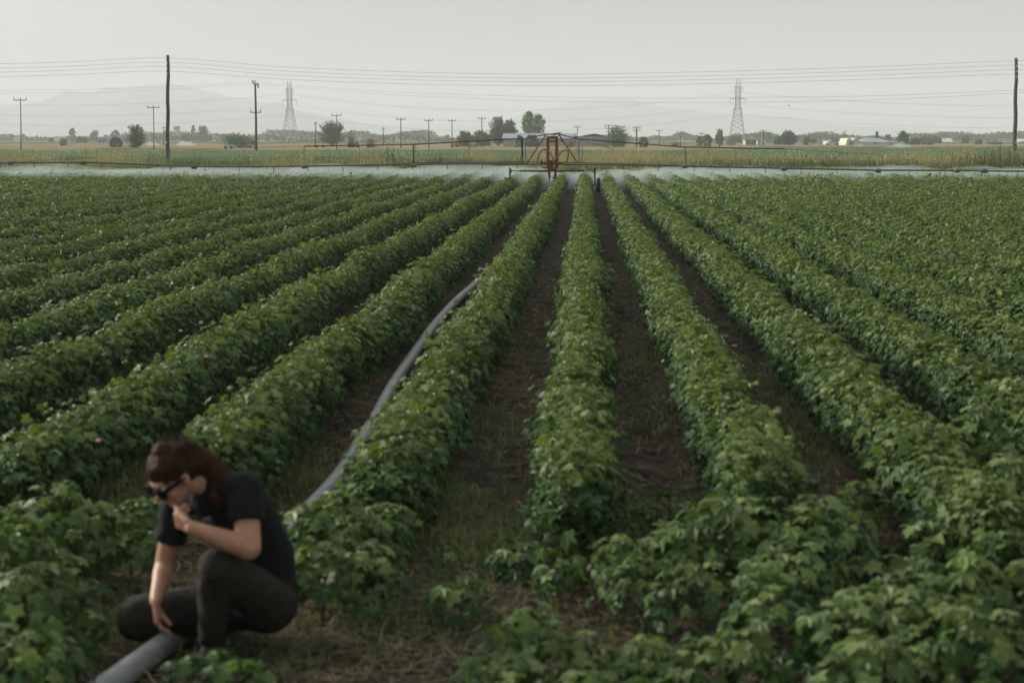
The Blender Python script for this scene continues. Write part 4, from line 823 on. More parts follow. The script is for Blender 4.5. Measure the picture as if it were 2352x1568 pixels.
# farm at the right
for k, (x0, x1, yt, lab) in enumerate(((1943.5,1957.8,317.2,'left of two cream plastic tunnel sheds at the farm'), (1958.2,1979,317.0,'right one of two cream plastic tunnel sheds, with a violet door at its left'))):
    Yt = 425; a, b = Xat(x0, Yt), Xat(x1 if k == 0 else 1975, Yt); zt = Zat(x0, yt, Yt); r = empty('tunnel_shed', ((a+b)/2, Yt, -.13), lab, 'shed', 'cream tunnel sheds')
    N = 12; arc_ = [((a+b)/2-(b-a)/2*math.cos(math.pi*i/N), -.2+(zt+.2)*math.sin(math.pi*i/N)**.55) for i in range(N+1)]
    m = MB(); V = [(x, Yt, z) for x, z in arc_]+[(x, Yt+12, z) for x, z in arc_]; m.add(V, [(i, i+N+1, i+N+2, i+1) for i in range(N)]+[tuple(range(N+1)), tuple(range(2*N+1, N, -1))]); m.build('cover', M_tunnel, r, smooth=False)
    if k == 0: opening(r, 'door', 1952.8, 1957.2, 324, 334.5, Yt-.1, M_blue)
    for i in (3, 6, 9): MB().bar((arc_[i][0], Yt-.1, 0), (arc_[i][0], Yt-.1, arc_[i][1]-.05), .07).build('rib', M_galv, r)
b1 = building('barn', 'barn', 'long low farm barn with pale blue grey hipped roof and white walls', 1977, 2050, 316.3, 326.5, 432, 16, M_roofm, M_offw, 'hip')
opening(b1, 'door', 2046, 2048.5, 326.8, 334, 432, M_dark); opening(b1, 'window', 2009, 2012, 328.5, 331, 432, M_dark)
m = MB().lathe((Xat(2013.5, 440), 440, Zat(2013, 317, 440)-.3), (0, 0, 1), [(0, .42), (2.0, .40), (2.0, .5), (2.2, .5)], 12); m.build('chimney', M_dark, b1)
m = MB(); m.tube([(Xat(2012, 432), 431.6, 0), (Xat(2012, 432), 431.6, Zat(2012, 317, 432))], .06, 6); m.build('downpipe', M_galv, b1)
for (x, lab) in ((2147, None),):
    pass
t = building('tent', 'tent', 'small white tent roof beyond the dark wooded mound', 2170, 2188, 318, 326, 640, 9, M_offw, M_offw)
t = building('tent', 'tent', 'white tent roof peeping out beside the tall right pole', 2341, 2366, 319.5, 325, 640, 9, M_offw, M_offw)
h1 = building('house', 'house', 'cream two storey house with brown hipped roof and lean-to, right of the right pylon', 1712, 1726.5, 316.6, 320.6, 440, 7, M_rtile, M_cream, 'hip', .5)
building_x = MB(); building_x.box((Xat(1732, 441), 443.5, Zat(1732, 322, 441)/2), (Xat(1738, 441)-Xat(1726.5, 441), 5, Zat(1732, 322, 441))); building_x.build('side_wing', mat('grey_wing', (.2,.2,.22), rough=.9), h1)
for x in (1715, 1720): opening(h1, 'window', x, x+2, 322.5, 325, 440, M_dark)
MB().box((Xat(1719, 440), 439.6, Zat(1719, 327, 440)), (Xat(1726, 440)-Xat(1712, 440), .7, .15)).build('balcony', M_block, h1)
h2 = building('house', 'house', 'small low white house beside the pole with a transformer', 1740, 1750, 319.5, 323, 450, 6, M_rtile, M_offw)
opening(h2, 'door', 1743, 1744.5, 326, 332, 450, M_dark)
wl = building('wall', 'wall', 'low green grey yard wall at the feet of the right pylon', 1668, 1690, 325.2, 325.4, 450, .4, M_block, mat('wall_greenish', (.22,.22,.15), rough=.9), 'flat', .05)
town = [(27,47,311,312,900,'long white building with a reddish roof edge at the far left edge','gable',M_offw,M_pinkw),(588,605,314,316.5,900,'white low building right of the slanting arm pole','flat',M_offw,M_roofm),(907,921,310.5,312.5,900,'tall white block between two crossarm poles in the far town','flat',M_offw,M_offw),
 (978,1006,316,319,900,'long reddish building in the far town, right of the white block','gable',M_pinkw,M_rtile),(1004,1020,313.5,317,930,'higher brown hall behind the long reddish building','gable',M_rtile,M_rtile),(862,872,317,318.5,900,'small cream house behind the orange reel','flat',M_cream,M_offw),(943,951,315,318,900,'small pale house left of the crossarm pole before the reddish building','gable',M_cream,M_rtile),(965,973,317,319,900,'tiny cream house at the left end of the reddish building','flat',M_cream,M_cream),
 (634,642,310,312.5,980,'tiny white house left of the left pylon','gable',M_offw,M_pinkw),(655,668,314,317,940,'tiny house with pinkish roof under the left pylon','gable',M_offw,M_pinkw),(672,684,317,319,920,'low cream shed under the left pylon','gable',M_cream,M_roofm),(718,728,317,319,940,'tiny white house behind the thin leaning pole','gable',M_offw,M_rtile),(893,899,316,318,940,'tiny pale house left of the tall white block','gable',M_offw,M_roofm),(335,352,317,319,900,'low white sheds left of the second crossarm pole','gable',M_offw,M_roofm),(396,410,311,313,950,'pinkish flat roofed house near the water tower','flat',M_pinkw,M_offw),(1900,1910,323,325,520,'white low shed left of the farm car','gable',M_offw,M_roofm),(488,498,312,314,940,'small white roofed house at the right of the broad bluish tree','gable',M_offw,M_pinkw),(120,128,313,316,920,'tiny pale house among the far left trees','gable',M_offw,M_pinkw)]
for x0, x1, yr, ye, Y, lab, kd, wm, rm in town:
    r = building('house', 'house', lab, x0, x1, yr, ye, Y, 9, rm, wm, kd)
    if x1-x0 > 8:
        for k in range(3): opening(r, 'window', x0+(x1-x0)*(.2+.27*k), x0+(x1-x0)*(.2+.27*k)+1.4, ye+2, ye+3.8, Y, M_dark)
# water tower and chequered tank
YW = 980; a = Xat(407, YW); zt, zb, z0 = Zat(407, 290, YW), Zat(407, 299.5, YW), 0
wt = empty('water_tower', (a, YW, -.1), 'grey round water tower on legs right of the tall left pole', 'water tower')
MB().lathe((a, YW, zb), (0, 0, 1), [(0, 2.0), (.4, 2.3), (zt-zb-.5, 2.3), (zt-zb-.5, 2.6), (zt-zb, 2.6)], 20).build('tank', M_block, wt)
for k in range(4):
    an = k*math.pi/2+.6; MB().tube([(a+math.cos(an)*2.2, YW+math.sin(an)*2.2, -.1), (a+math.cos(an)*1.9, YW+math.sin(an)*1.9, zb)], .3, 6).build('leg', M_block, wt)
MB().tube([(a, YW, 0), (a, YW, zb)], .5, 8).build('riser', M_block, wt)
a = Xat(220, 880); wt = empty('water_tower', (a, 880, -.1), 'slim white banded tower among the hazy trees at the left', 'water tower')
zt = Zat(220, 298, 880)
MB().lathe((a, 880, -.1), (0, 0, 1), [(0, 1.2), (zt*.5, 1.0), (zt*.55, 1.7), (zt*.95, 1.8), (zt, .6)], 16).build('shaft', M_offw, wt)
for f in (.3, .58, .72, .86): MB().lathe((a, 880, zt*f), (0, 0, 1), [(0, 1.9 if f > .5 else 1.25), (.5, 1.9 if f > .5 else 1.25)], 16).build('band', M_pinkw, wt)
# ================================================================== HOSE REELS, TRACTOR, VEHICLES
M_yel = mat('reel_yellow', (.52,.33,.05), rough=.7, noise=3, col2=(.28,.17,.05)); M_ora = mat('reel_orange', (.50,.22,.045), rough=.7, noise=3, col2=(.24,.10,.04))
M_navy = mat('reel_navy', (.02,.035,.085), rough=.6); M_brn = mat('reel_brown', (.13,.065,.045), rough=.8); M_redr = mat('reel_red', (.24,.06,.045), rough=.8)
M_teal = mat('tractor_teal', (.06,.12,.15), rough=.5); M_pblue = mat('pale_blue', (.30,.42,.52), rough=.6); M_glass = mat('cab_glass', (.10,.13,.14), rough=.15)
def reel(x, ytop, ybot, Y, m, frame_m, label, yaw=.5, hose=M_rail, full=False, Rm=None):
    g = Xat(x, Y); R_ = (Zat(x, ytop, Y))/2*1.0; zt = Zat(x, ytop, Y); R_ = Rm or min(zt*.43, zt/2); zc = zt-R_
    r = empty('hose_reel', (g, Y, -.12), label, 'hose reel', 'irrigation hose reels in the fields')
    ax = Vector((math.sin(yaw), -math.cos(yaw), 0)); c = Vector((g, Y, zc))
    u = Vector((math.cos(yaw), math.sin(yaw), 0)); rc, tw = (R_*.74, R_*.22) if full else (R_*.6, R_*.14)
    m_ = MB()
    for s in (-.32, -.1, .12, .34): m_.tube([c+ax*s+(u*math.cos(t)+Vector((0, 0, 1))*math.sin(t))*rc for t in np.linspace(0, 2*math.pi, 33)[:-1]], tw, 8, closed=True)
    m_.build('hose_coil', hose, r, smooth=True)
    for s in (-.55, .55):
        m_ = MB(); ring = [c+ax*s+(u*math.cos(t)+Vector((0, 0, 1))*math.sin(t))*R_ for t in np.linspace(0, 2*math.pi, 29)[:-1]]
        m_.tube(ring, .12, 6, closed=True); ring2 = [c+ax*s+(u*math.cos(t)+Vector((0, 0, 1))*math.sin(t))*R_*.45 for t in np.linspace(0, 2*math.pi, 17)[:-1]]; m_.tube(ring2, .06, 6, closed=True)
        for k in range(8):
            t = k*math.pi/4+.2; m_.bar(c+ax*s, c+ax*s+(u*math.cos(t)+Vector((0, 0, 1))*math.sin(t))*R_, .10)
        m_.build('flange', m, r)
    m_ = MB(); m_.bar(c-u*R_-Vector((0, 0, zc-.35)), c+u*(R_*1.5)-Vector((0, 0, zc-.35)), .14)
    for s in (-.6, .6): m_.bar(c+ax*s-u*.5-Vector((0, 0, zc-.35)), c+ax*s, .12); m_.bar(c+ax*s+u*.5-Vector((0, 0, zc-.35)), c+ax*s, .12)
    m_.bar(c-ax*.7-Vector((0, 0, zc-.35)), c+ax*.7-Vector((0, 0, zc-.35)), .12); m_.bar(c+u*R_*1.5-Vector((0, 0, zc-.35)), c+u*(R_*2.6)-Vector((0, 0, zc-.15)), .08); m_.build('chassis', frame_m, r)
    for s in (-.85, .85): MB().lathe(c+ax*s-u*.3-Vector((0, 0, zc-.32)), ax, [(-.1, .3), (-.06, .36), (.06, .36), (.1, .3)], 16).build('wheel', M_rub, r)
reel(850, 318.8, 341, 318, M_ora, M_redr, 'orange hose reel on a red undercarriage next to the tractor', .25)
reel(1045, 321.5, 341, 340, M_yel, M_ora, 'left of two yellow hose reels by the dark bushes', 1.0, M_yel)
reel(1087, 326, 341, 340, M_yel, M_ora, 'right of two yellow hose reels, half hidden by the boom post', .9, M_yel)
reel(266, 316.5, 335, 325, M_navy, M_brn, 'dark navy blue hose reel left of the spiky reddish tree', .1, M_navy, True, 1.3)
reel(145, 319.5, 334, 400, M_brn, M_redr, 'rusty brown hose reel standing far left in the dry field', .3, M_redr, False, .95)
reel(1551, 327, 339, 400, M_redr, M_redr, 'dull red hose reel right of the plain crossarm pole', .6, M_redr)
Yt = 330; g = Xat(811, Yt); tr = empty('tractor', (g, Yt, -.12), 'dark teal tractor with a cab left of the orange hose reel', 'tractor')
MB().box((g-.35, Yt, 1.75), (1.15, 1.3, 1.1)).build('cab', M_glass, tr)
MB().box((g-.35, Yt, 2.36), (1.35, 1.5, .14)).build('cab_roof', M_teal, tr)
m = MB()
for sx in (-.9, .2):
    for sy in (-.62, .62): m.bar((g+sx, Yt+sy, 1.1), (g+sx, Yt+sy, 2.3), .08)
m.build('cab_pillar', M_teal, tr)
MB().box((g+.75, Yt, 1.05), (1.2, .7, .6)).box((g-.2, Yt, .85), (1.6, .8, .5)).build('bonnet', M_teal, tr)
MB().tube([(g+.8, Yt, 1.3), (g+.8, Yt, 1.95)], .05, 6).build('exhaust', M_rub, tr)
for dx, r_ in ((-.45, .72), (1.05, .42)):
    for sy in (-.75, .75): MB().lathe((g+dx, Yt+sy, r_-.1), (0, 1, 0), [(-.16, r_*.75), (-.12, r_), (.12, r_), (.16, r_*.75)], 22).build('wheel', M_rub, tr)
Yt = 330; g = Xat(734, Yt); tr = empty('trailer', (g, Yt, -.12), 'dark flat farm trailer left of the dark vase shaped tree', 'trailer')
MB().box((g-.1, Yt, 1.35), (2.0, 1.2, .1)).build('deck', M_brn, tr)
m = MB(); m.bar((g-.9, Yt, 1.3), (g-.9, Yt, 0), .08); m.bar((g+.9, Yt, 1.3), (g+.9, Yt, .2), .12); m.build('frame', M_brn, tr)
MB().lathe((g+.9, Yt-.6, .35), (0, 1, 0), [(-.1, .35), (.1, .35)], 16).build('wheel', M_rub, tr); MB().lathe((g-.5, Yt-.6, .35), (0, 1, 0), [(-.1, .35), (.1, .35)], 16).build('wheel', M_rub, tr)
Yt = 290; g = Xat(526.5, Yt); tr = empty('trailer', (g, Yt, -.12), 'low pale blue trailer in front of the wide bright green bush', 'trailer')
MB().box((g, Yt, .75), (1.9, 1.2, .35)).box((g-.6, Yt, 1.0), (.4, 1.0, .2)).build('body', M_pblue, tr)
for dx in (-.6, .6): MB().lathe((g+dx, Yt-.65, .3), (0, 1, 0), [(-.08, .3), (.08, .3)], 16).build('wheel', M_rub, tr)
def car(x, ytop, Y, m, label, L=3.9):
    g = Xat(x, Y); r = empty('parked_car', (g, Y, -.1), label, 'car', 'cars parked at the farm')
    b = MB(); pr = [(-.5,.25),(-.5,.8),(-.27,.9),(-.18,1.35),(.2,1.38),(.34,.92),(.5,.8),(.5,.25)]
    V = [(g+px*L, Y+s*.8, pz) for s in (-1, 1) for px, pz in pr]; N = 8
    b.add(V, [(i, (i+1) % N, N+(i+1) % N, N+i) for i in range(N)]+[tuple(range(N-1, -1, -1)), tuple(range(N, 2*N))]); b.build('body', m, r)
    MB().box((g-.0*L, Y, 1.12), (.42*L, 1.64, .3)).build('window', M_glass, r)
    for dx in (-.3, .3):
        for s in (-.72, .72): MB().lathe((g+dx*L, Y+s, .3), (0, 1, 0), [(-.12, .3), (.12, .3)], 14).build('wheel', M_rub, r)
car(1909, 330, 440, M_offw, 'left of two white cars left of the tunnel sheds')
car(1934, 328, 440, M_offw, 'white car parked right beside the left tunnel shed')
car(595-1, 329, 420, M_block, 'grey car far behind the foot of the slanting arm pole') if False else None
g = Xat(235, 620); r = empty('tank_trailer', (g, 620, -.1), 'blue tank trailer left of the navy blue reel', 'trailer')
MB().lathe((g-1.6, 620, 1.7), (1, 0, 0), [(0, .6), (.2, .9), (3.0, .9), (3.2, .6)], 16).build('tank', mat('tank_blue', (.07,.13,.28), rough=.6), r)
for dx in (-.8, .8): MB().lathe((g+dx, 619, .45), (0, 1, 0), [(-.1, .45), (.1, .45)], 16).build('wheel', M_rub, r)
# distant sprinkler plumes
M_plume = vol('plume', (.95,.97,1), .13); M_plume2 = vol('plume_thin', (.95,.97,1), .14)
def plume(x0, x1, ytop, ybot, Y, m, label, seed, peak=.7):
    a, b = Xat(x0, Y), Xat(x1, Y); h = Zat(x0, ytop, Y); n = 26; V = []
    r = empty('water_plume', ((a+b)/2, Y, 0), label, 'water spray', 'distant sprinkler plumes')
    xs = np.linspace(a, b, n); ring = 10; V = []
    for i, X in enumerate(xs):
        u = i/(n-1); hh = max(.05, h*(min(u/peak, 1)**1.4*min((1-u)/(1-peak), 1)**.7)*(1+.15*float(n1(u*9, seed))))
        for k in range(ring):
            t = 2*math.pi*k/ring; V.append((X, Y+1.6*math.cos(t)*min(hh, 1.5), .5+hh*.45+math.sin(t)*hh*.5))
    T = [(i*ring+k, i*ring+(k+1) % ring, (i+1)*ring+(k+1) % ring, (i+1)*ring+k) for i in range(n-1) for k in range(ring)]
    m_ = MB().add(V, T+[tuple(range(ring-1, -1, -1)), tuple(range((n-1)*ring, n*ring))]); m_.build('mist_cloud', m, r, smooth=True)
plume(2020, 2100, 331, 344, 262, M_plume, 'bright white sprinkler plume in the field before the long barn', 2, .62)
plume(1948, 1990, 333, 338, 300, M_plume2, 'faint sprinkler plume in front of the tunnel sheds', 5)
plume(330, 375, 328, 334, 330, M_plume2, 'faint sprinkler plume right of the spiky reddish tree', 7, .3)
plume(395, 455, 326, 334, 320, M_plume2, 'faint sprinkler plume right of the tall left pole', 9, .4)
plume(798, 832, 330, 336, 350, M_plume2, 'faint sprinkler plume just left of the tractor', 11, .5)
# bird
b = P(1811, 243, Y=60); r = tag(MB().add([tuple(b+.4*np.array(v)) for v in ((-.10,0,0),(.10,.0,.02),(0,.1,.0),(0,-.02,-.04),(.0,.02,.05),(-.04,.16,.07),(.05,-.14,.08),(.16,0,.0))], [(0,3,2),(0,2,4),(1,2,3),(1,4,2),(0,4,3),(3,4,1),(2,5,4),(3,4,6),(1,3,7)]).build('bird', M_dark), 'small dark bird flying right of the right pylon', 'bird')
# ================================================================== HAZE
M_haze = vol('haze_air', (.87,.89,.915), .00038, .05)
tag(MB().box((0, 3700, 129), (15600, 8000, 260)).build('haze', M_haze), 'thin pale haze over the whole plain', 'haze', kind='stuff')
# ================================================================== CROUCHING PERSON
M_skin = mat('skin', (.46,.25,.165), rough=.5, noise=18, col2=(.40,.20,.13), spec=.35)
M_skin.node_tree.nodes['Principled BSDF'].inputs['Subsurface Weight'].default_value = .12
M_skin.node_tree.nodes['Principled BSDF'].inputs['Subsurface Radius'].default_value = (.02, .008, .004)
M_shirt = mat('black_cotton', (.007,.010,.009), rough=.9, noise=40, col2=(.011,.014,.012), bump=.25, bscale=25, spec=.2)
M_trous = mat('dark_denim', (.022,.019,.015), rough=.9, noise=60, col2=(.030,.026,.021), bump=.3, bscale=30, spec=.2)
M_hair = mat('brown_hair', (.05,.024,.013), rough=.5, noise=60, col2=(.032,.014,.006), stretch=(1,1,.2), bump=.5, bscale=90, spec=.08)
M_lens = mat('dark_lens', (.006,.006,.007), rough=.5, spec=.08)
M_shoe = mat('shoe_fabric', (.035,.035,.036), rough=.8, noise=40, col2=(.06,.06,.06)); M_sole = mat('shoe_sole', (.20,.19,.17), rough=.8, noise=20, col2=(.12,.11,.09))
M_print = mat('faded_print', (.10,.11,.105), rough=.9, noise=60, col2=(.04,.045,.04)); M_ring = mat('silver_ring', (.7,.7,.68), rough=.25, metal=1)
gf = P(480, 1500, z=.05); PY = float(gf[1])
J = {k: Vector(P(x, y, Y=PY+d)) for k, (x, y, d) in dict(pel=(603,1365,.22), waist=(598,1275,.20), chest=(553,1180,.10), neck=(497,1108,.02), head=(396,1092,-.09),
 Ls=(562,1122,-.06), Le=(572,1258,-.16), Lw=(442,1212,-.24), Rs=(408,1152,.14), Re=(378,1298,.13), Rw=(358,1378,-.05),
 Lhip=(622,1385,.14), Lk=(500,1303,-.16), La=(486,1470,-.03), Rhip=(575,1385,.30), Rk=(322,1418,.16), Ra=(500,1447,.40)).items()}
J['La'].z = max(J['La'].z, .12); J['Ra'].z = .10
def capsule(m, a, b, ra, rb, n=18, flat=False):
    a, b = Vector(a), Vector(b); t = (b-a); L = t.length; t.normalize(); pr = []
    if flat: pr = [(0, ra*.6), (0.001, ra), (L-.001, rb), (L, rb*.6)]
    else:
        for k in range(5): an = math.pi/2*(k/4.5); pr.append((-ra*math.cos(an), max(ra*math.sin(an), .001)))
        for k in range(4, -1, -1): an = math.pi/2*(k/4.5); pr.append((L+rb*math.cos(an), max(rb*math.sin(an), .001)))
    m.lathe(a, t, pr, n)
def ellip(m, c, ax, rad, n=20):
    """ellipsoid with axes ax (3 vectors) and radii rad"""
    b = len(m.v); K = 12
    for i in range(K+1):
        th = math.pi*i/K
        for k in range(n):
            ph = 2*math.pi*k/n; v = Vector(c)+ax[0]*math.sin(th)*math.cos(ph)*rad[0]+ax[1]*math.sin(th)*math.sin(ph)*rad[1]+ax[2]*math.cos(th)*rad[2]; m.v.append(tuple(v))
    for i in range(K):
        for k in range(n): m.f.append((b+i*n+k, b+(i+1)*n+k, b+(i+1)*n+(k+1) % n, b+i*n+(k+1) % n))
def fuse(m, name, material, voxel, parent, smooth=4, disp=None, fac=.5):
    o = m.build(name+'_src', None, None)
    bmv = o.modifiers.new('r', 'REMESH'); bmv.mode = 'VOXEL'; bmv.voxel_size = voxel; bmv.use_smooth_shade = True
    s = o.modifiers.new('s', 'SMOOTH'); s.iterations = smooth; s.factor = fac
    if disp:
        tx = bpy.data.textures.new('folds', 'CLOUDS'); tx.noise_scale = disp[0]; d = o.modifiers.new('d', 'DISPLACE'); d.texture = tx; d.strength = disp[1]; d.texture_coords = 'GLOBAL'
    dg = bpy.context.evaluated_depsgraph_get(); me = bpy.data.meshes.new_from_object(o.evaluated_get(dg)); src = o.data
    bpy.data.objects.remove(o); bpy.data.meshes.remove(src); me.name = name; me.materials.clear()
    if parent is not None:
        off = root_loc(parent)
        me.transform(Matrix.Translation(-off))
    me.polygons.foreach_set('use_smooth', [True]*len(me.polygons))
    return link(name, me, material, parent)
def hand(m, w, a, b, curls, thumb_dir, thumb_curl, spread=.0, sc_=1.0):
    """w wrist, a direction of the palm, b palm normal (fingers curl towards it); returns finger tips"""
    a = Vector(a).normalized(); b = Vector(b); b = (b-a*b.dot(a)).normalized(); c = a.cross(b); tips = []
    for k in range(4): capsule(m, Vector(w)+c*(k-1.5)*.010, Vector(w)+a*.085*sc_+c*(k-1.5)*.0185, .017, .0125, 10)
    for k, (L, cu) in enumerate(zip((.078, .088, .082, .064), curls)):
        p = Vector(w)+a*.085*sc_+c*(k-1.5)*.0185; d = (a+c*(k-1.5)*spread).normalized(); r = .0098 if k < 3 else .0085
        for j, f in enumerate((.46, .30, .24)):
            an = math.radians(cu*(1 if j < 2 else .7)); d = (d*math.cos(an)+b*math.sin(an)).normalized()*1.0
            e = p+d*L*f*sc_; capsule(m, p, e, r, r*.9, 10); p = e; r *= .9
            b2 = b
        tips.append(p)
    p = Vector(w)+a*.025+c*(-1.5*.0185); d = Vector(thumb_dir).normalized()
    for f, r in ((.042, .0135), (.032, .0115), (.026, .0105)):
        e = p+d*f; capsule(m, p, e, r, r*.9, 10); p = e; d = (d+a*thumb_curl+b*.25).normalized()
    return tips
root = empty('person', (J['La'].x, PY, 0), 'crouching person in black t-shirt and dark trousers, head bowed, one hand at the mouth', 'person')
body = MB(); mid = (J['Ls']+J['Rs'])/2
fdir = Vector((-.58, -.62, -.55)).normalized(); up_ = Vector((0, 0, 1)); hu = (up_-fdir*up_.dot(fdir)).normalized(); hs_ = fdir.cross(hu); hc = J['head']
for a, b, ra, rb in (('pel','waist',.125,.118), ('waist','chest',.118,.122), ('chest','neck',.115,.07)): capsule(body, J[a], J[b], ra, rb)
capsule(body, J['Ls'], J['Rs'], .058, .052); capsule(body, J['chest'], mid, .11, .08); capsule(body, J['neck'], hc-fdir*.03-hu*.06, .058, .05)
capsule(body, J['Ls'], J['Le'], .058, .049); capsule(body, J['Le'], J['Le'].lerp(J['Lw'], .3), .046, .046); capsule(body, J['Le'].lerp(J['Lw'], .3), J['Lw'], .045, .029)
capsule(body, J['Rs'], J['Re'], .052, .043); capsule(body, J['Re'], J['Re'].lerp(J['Rw'], .3), .042, .042); capsule(body, J['Re'].lerp(J['Rw'], .3), J['Rw'], .041, .026)
for s in 'LR':
    capsule(body, J[s+'hip'], J[s+'k'], .088, .062); capsule(body, J[s+'k'], J[s+'k'].lerp(J[s+'a'], .35), .058, .056); capsule(body, J[s+'k'].lerp(J[s+'a'], .35), J[s+'a'], .056, .038)
ellip(body, hc+hu*.022-fdir*.012, (fdir, hs_, hu), (.098, .077, .092)); ellip(body, hc-hu*.055+fdir*.022, (fdir, hs_, hu), (.058, .050, .062)); ellip(body, hc-hu*.095+fdir*.055, (fdir, hs_, hu), (.024, .026, .02))
capsule(body, hc+fdir*.082-hu*.002, hc+fdir*.105-hu*.034, .008, .013, 10); ellip(body, hc+fdir*.079-hu*.062, (fdir, hs_, hu), (.012, .024, .011)); ellip(body, hc+fdir*.080+hu*.022, (fdir, hs_, hu), (.012, .045, .01))
for s in (-1, 1):
    ellip(body, hc+hs_*s*.078-fdir*.012-hu*.012, (fdir, hs_, hu), (.017, .008, .030)); ellip(body, hc+hs_*s*.038+fdir*.058-hu*.032, (fdir, hs_, hu), (.03, .026, .026))
chin = hc+fdir*.075-hu*.075
tipsL = hand(body, J['Lw'], (chin+Vector((.0, -.06, -.035))-J['Lw']), Vector((.15, .95, .45)), (62, 68, 72, 78), Vector((-.6, .5, .35)), .5)
tipsR = hand(body, J['Rw'], Vector((.06, -.10, -1)), Vector((.9, .25, .1)), (14, 22, 28, 34), Vector((.55, -.35, -.75)), .15, .05)
fuse(body, 'body', M_skin, .0055, root, 3)
for s in (-1, 1): ellip(e_ := MB(), hc+hs_*s*.031+fdir*.074+hu*.0, (fdir, hs_, hu), (.012, .015, .011)); e_.build('eye', M_offw, root, smooth=True)
# t-shirt
sh = MB()
for a, b, ra, rb in (('waist','chest',.143,.146), ('chest','neck',.13,.082)): capsule(sh, J[a], J[b], ra, rb, 24)
capsule(sh, J['pel']+Vector((.012, 0, -.02)), J['waist'], .150, .142, 24)
capsule(sh, J['Ls'], J['Rs'], .073, .066, 24); capsule(sh, J['chest'], mid, .128, .09, 24); capsule(sh, J['waist'].lerp(J['chest'], .5)+Vector((-.05, -.03, -.01)), J['chest']+Vector((-.07, -.03, -.02)), .11, .10, 24)
capsule(sh, J['Ls'], J['Ls'].lerp(J['Le'], .56), .074, .074, 24, True); capsule(sh, J['Ls'], J['Ls'].lerp(J['Le'], .25), .074, .073, 24)
capsule(sh, J['Rs'], J['Rs'].lerp(J['Re'], .62), .066, .070, 24, True); capsule(sh, J['Rs'], J['Rs'].lerp(J['Re'], .25), .067, .066, 24)
shirt = fuse(sh, 'shirt', M_shirt, .008, root, 4, (.07, .014))
pc = Vector(P(482, 1197, Y=PY-.075)); m = MB()
for i in range(7): m.box(pc+Vector((random.uniform(-.03, .03), .0, random.uniform(-.014, .014))), (random.uniform(.012, .03), .05, random.uniform(.006, .012)), ry=.3)
m.build('shirt_print', M_print, shirt)
# trousers
t_ = MB(); capsule(t_, J['pel']-Vector((0, 0, .0)), J['waist'].lerp(J['pel'], .5), .142, .13, 24); capsule(t_, J['Lhip'], J['Rhip'], .118, .118, 24)
for s in 'LR':
    capsule(t_, J[s+'hip'], J[s+'k'], .118, .083 if s == 'L' else .102, 24); capsule(t_, J[s+'k'], J[s+'k'].lerp(J[s+'a'], .4), .080, .075, 24); capsule(t_, J[s+'k'].lerp(J[s+'a'], .4), J[s+'a']+Vector((0, 0, .01)), .075, .055, 24)
fuse(t_, 'trousers', M_trous, .008, root, 4, (.06, .014))
# shoes
for s, toe, rr in (('L', Vector((-.17, -.16, 0)), 1), ('R', Vector((.12, .13, 0)), 1)):
    an = J[s+'a'].copy(); m = MB(); toe = toe.normalized()*(.17 if s == 'L' else .06); an.z = .065
    capsule(m, an+Vector((0, 0, .02)), an, .048, .046); tp = an+toe; tp.z = .035; capsule(m, an-toe*.25-Vector((0, 0, .02)), tp, .042, .034); so_ = fuse(m, 'shoe', M_shoe, .007, root, 3)
    m = MB(); q0 = an-toe*.35; q0.z = .016; q1 = tp+toe*.15; q1.z = .016; m.tube([q0, q0.lerp(q1, .5), q1], [.040, .036, .038], 14); [None]
    for i, v in enumerate(m.v): m.v[i] = (v[0], v[1], max(v[2], .0)*.75+.0)
    m.build('sole', M_sole, so_, smooth=True)
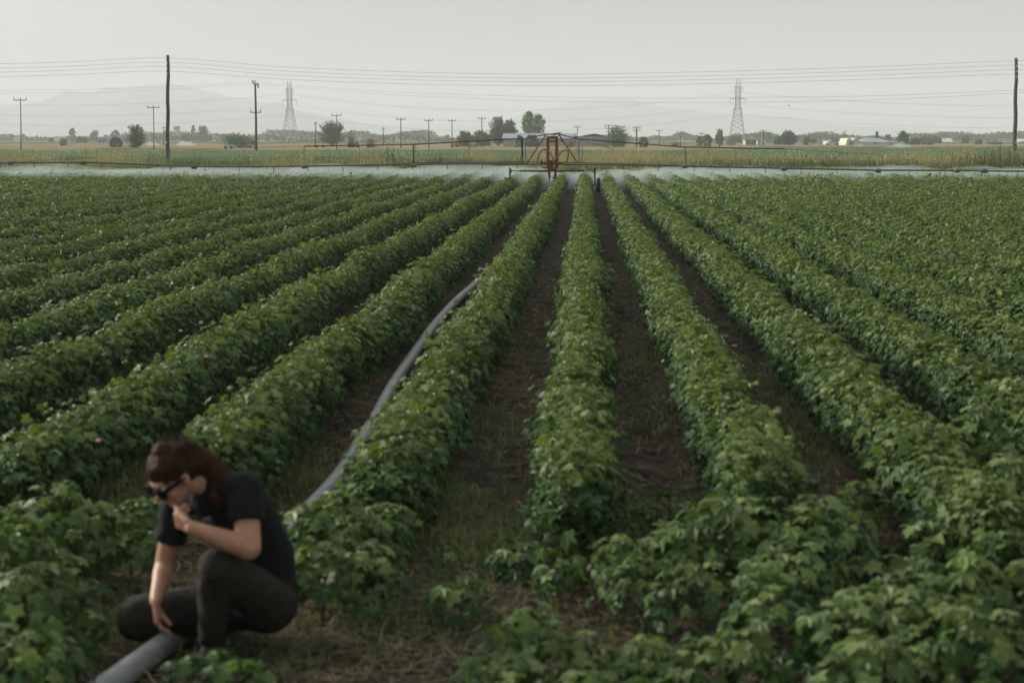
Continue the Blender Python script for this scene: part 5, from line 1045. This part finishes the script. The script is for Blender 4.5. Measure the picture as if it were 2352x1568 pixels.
# hair: cap, loose bun, ponytail, strands
h_ = MB(); ellip(h_, hc+hu*.040-fdir*.020, (fdir, hs_, hu), (.104, .086, .094)); ellip(h_, hc+hu*.015-fdir*.06, (fdir, hs_, hu), (.07, .083, .09)); ellip(h_, hc+hu*.118-fdir*.02, (fdir, hs_, hu), (.045, .04, .036))
back = -fdir
tailp = [Vector(P(x, y, Y=PY+d)) for x, y, d in ((425,1042,-.03),(462,1060,-.02),(490,1082,-.01),(505,1112,-.02),(500,1145,-.05))]
cs = arc(tailp); 
for i in range(0, len(cs)-3, 3):
    f = i/len(cs); capsule(h_, cs[i], cs[i+3], .064-.022*f, .062-.022*f)
for i in range(len(h_.v)): pass
hair = fuse(h_, 'hair', M_hair, .006, root, 5, (.035, .012))
for i in range(110):
    th = random.uniform(0, 6.28); d = (hu*random.uniform(.3, 1.2)+hs_*math.cos(th)*.9+back*random.uniform(-.3, 1)).normalized(); p0 = hc+hu*.03-fdir*.028+d*.088
    g2 = (back*random.uniform(.4, 1)+Vector((random.uniform(-.4, .4), random.uniform(-.4, .4), random.uniform(-.6, .3)))).normalized()
    m = MB() if i == 0 else m; m.tube([p0, p0+d*.008+g2*.02, p0+d*.004+g2*.05, p0-d*.012+g2*.085], [.0022, .002, .0016, .0008], 4)
for i in range(160):
    f = random.uniform(0, .9); c0 = cs[int(f*(len(cs)-6))]; c1 = cs[int(f*(len(cs)-6))+5]; o_ = Vector((random.gauss(0, .02), random.gauss(0, .02), random.gauss(0, .02)))
    m.tube([c0+o_, (c0+c1)/2+o_*1.6, c1+o_*1.5+Vector((0, 0, -.01))], [.002, .002, .0008], 4)
m.build('hair_strands', M_hair, hair)
# sunglasses
sg = tag(bpy.data.objects.new('sunglasses', None), 'dark sunglasses worn by the crouching person', 'sunglasses'); C.objects.link(sg); sg.location = hc+fdir*.09
for s in (-1, 1):
    m = MB(); ellip(m, hc+hs_*s*.036+fdir*.096-hu*.006-fdir*.0, (fdir, hs_, hu), (.011, .043, .033)); m.build('lens', M_lens, sg, smooth=True)
    m = MB(); m.tube([hc+hs_*s*.066+fdir*.088+hu*.006, hc+hs_*s*.082+fdir*.03+hu*.004, hc+hs_*s*.086-fdir*.01+hu*.0], [.012, .009, .004], 8); m.build('temple', M_lens, sg, smooth=True)
m = MB(); m.tube([hc+hs_*.008+fdir*.101, hc-hs_*.008+fdir*.101], .004, 6); m.build('bridge', M_lens, sg)
kn = J['Lw']+(chin+Vector((0, -.06, -.035))-J['Lw']).normalized()*.098
rg = MB(); aa = (chin+Vector((0, -.06, -.035))-J['Lw']).normalized(); cc_ = aa.cross(Vector((.15, .95, .45))).normalized()
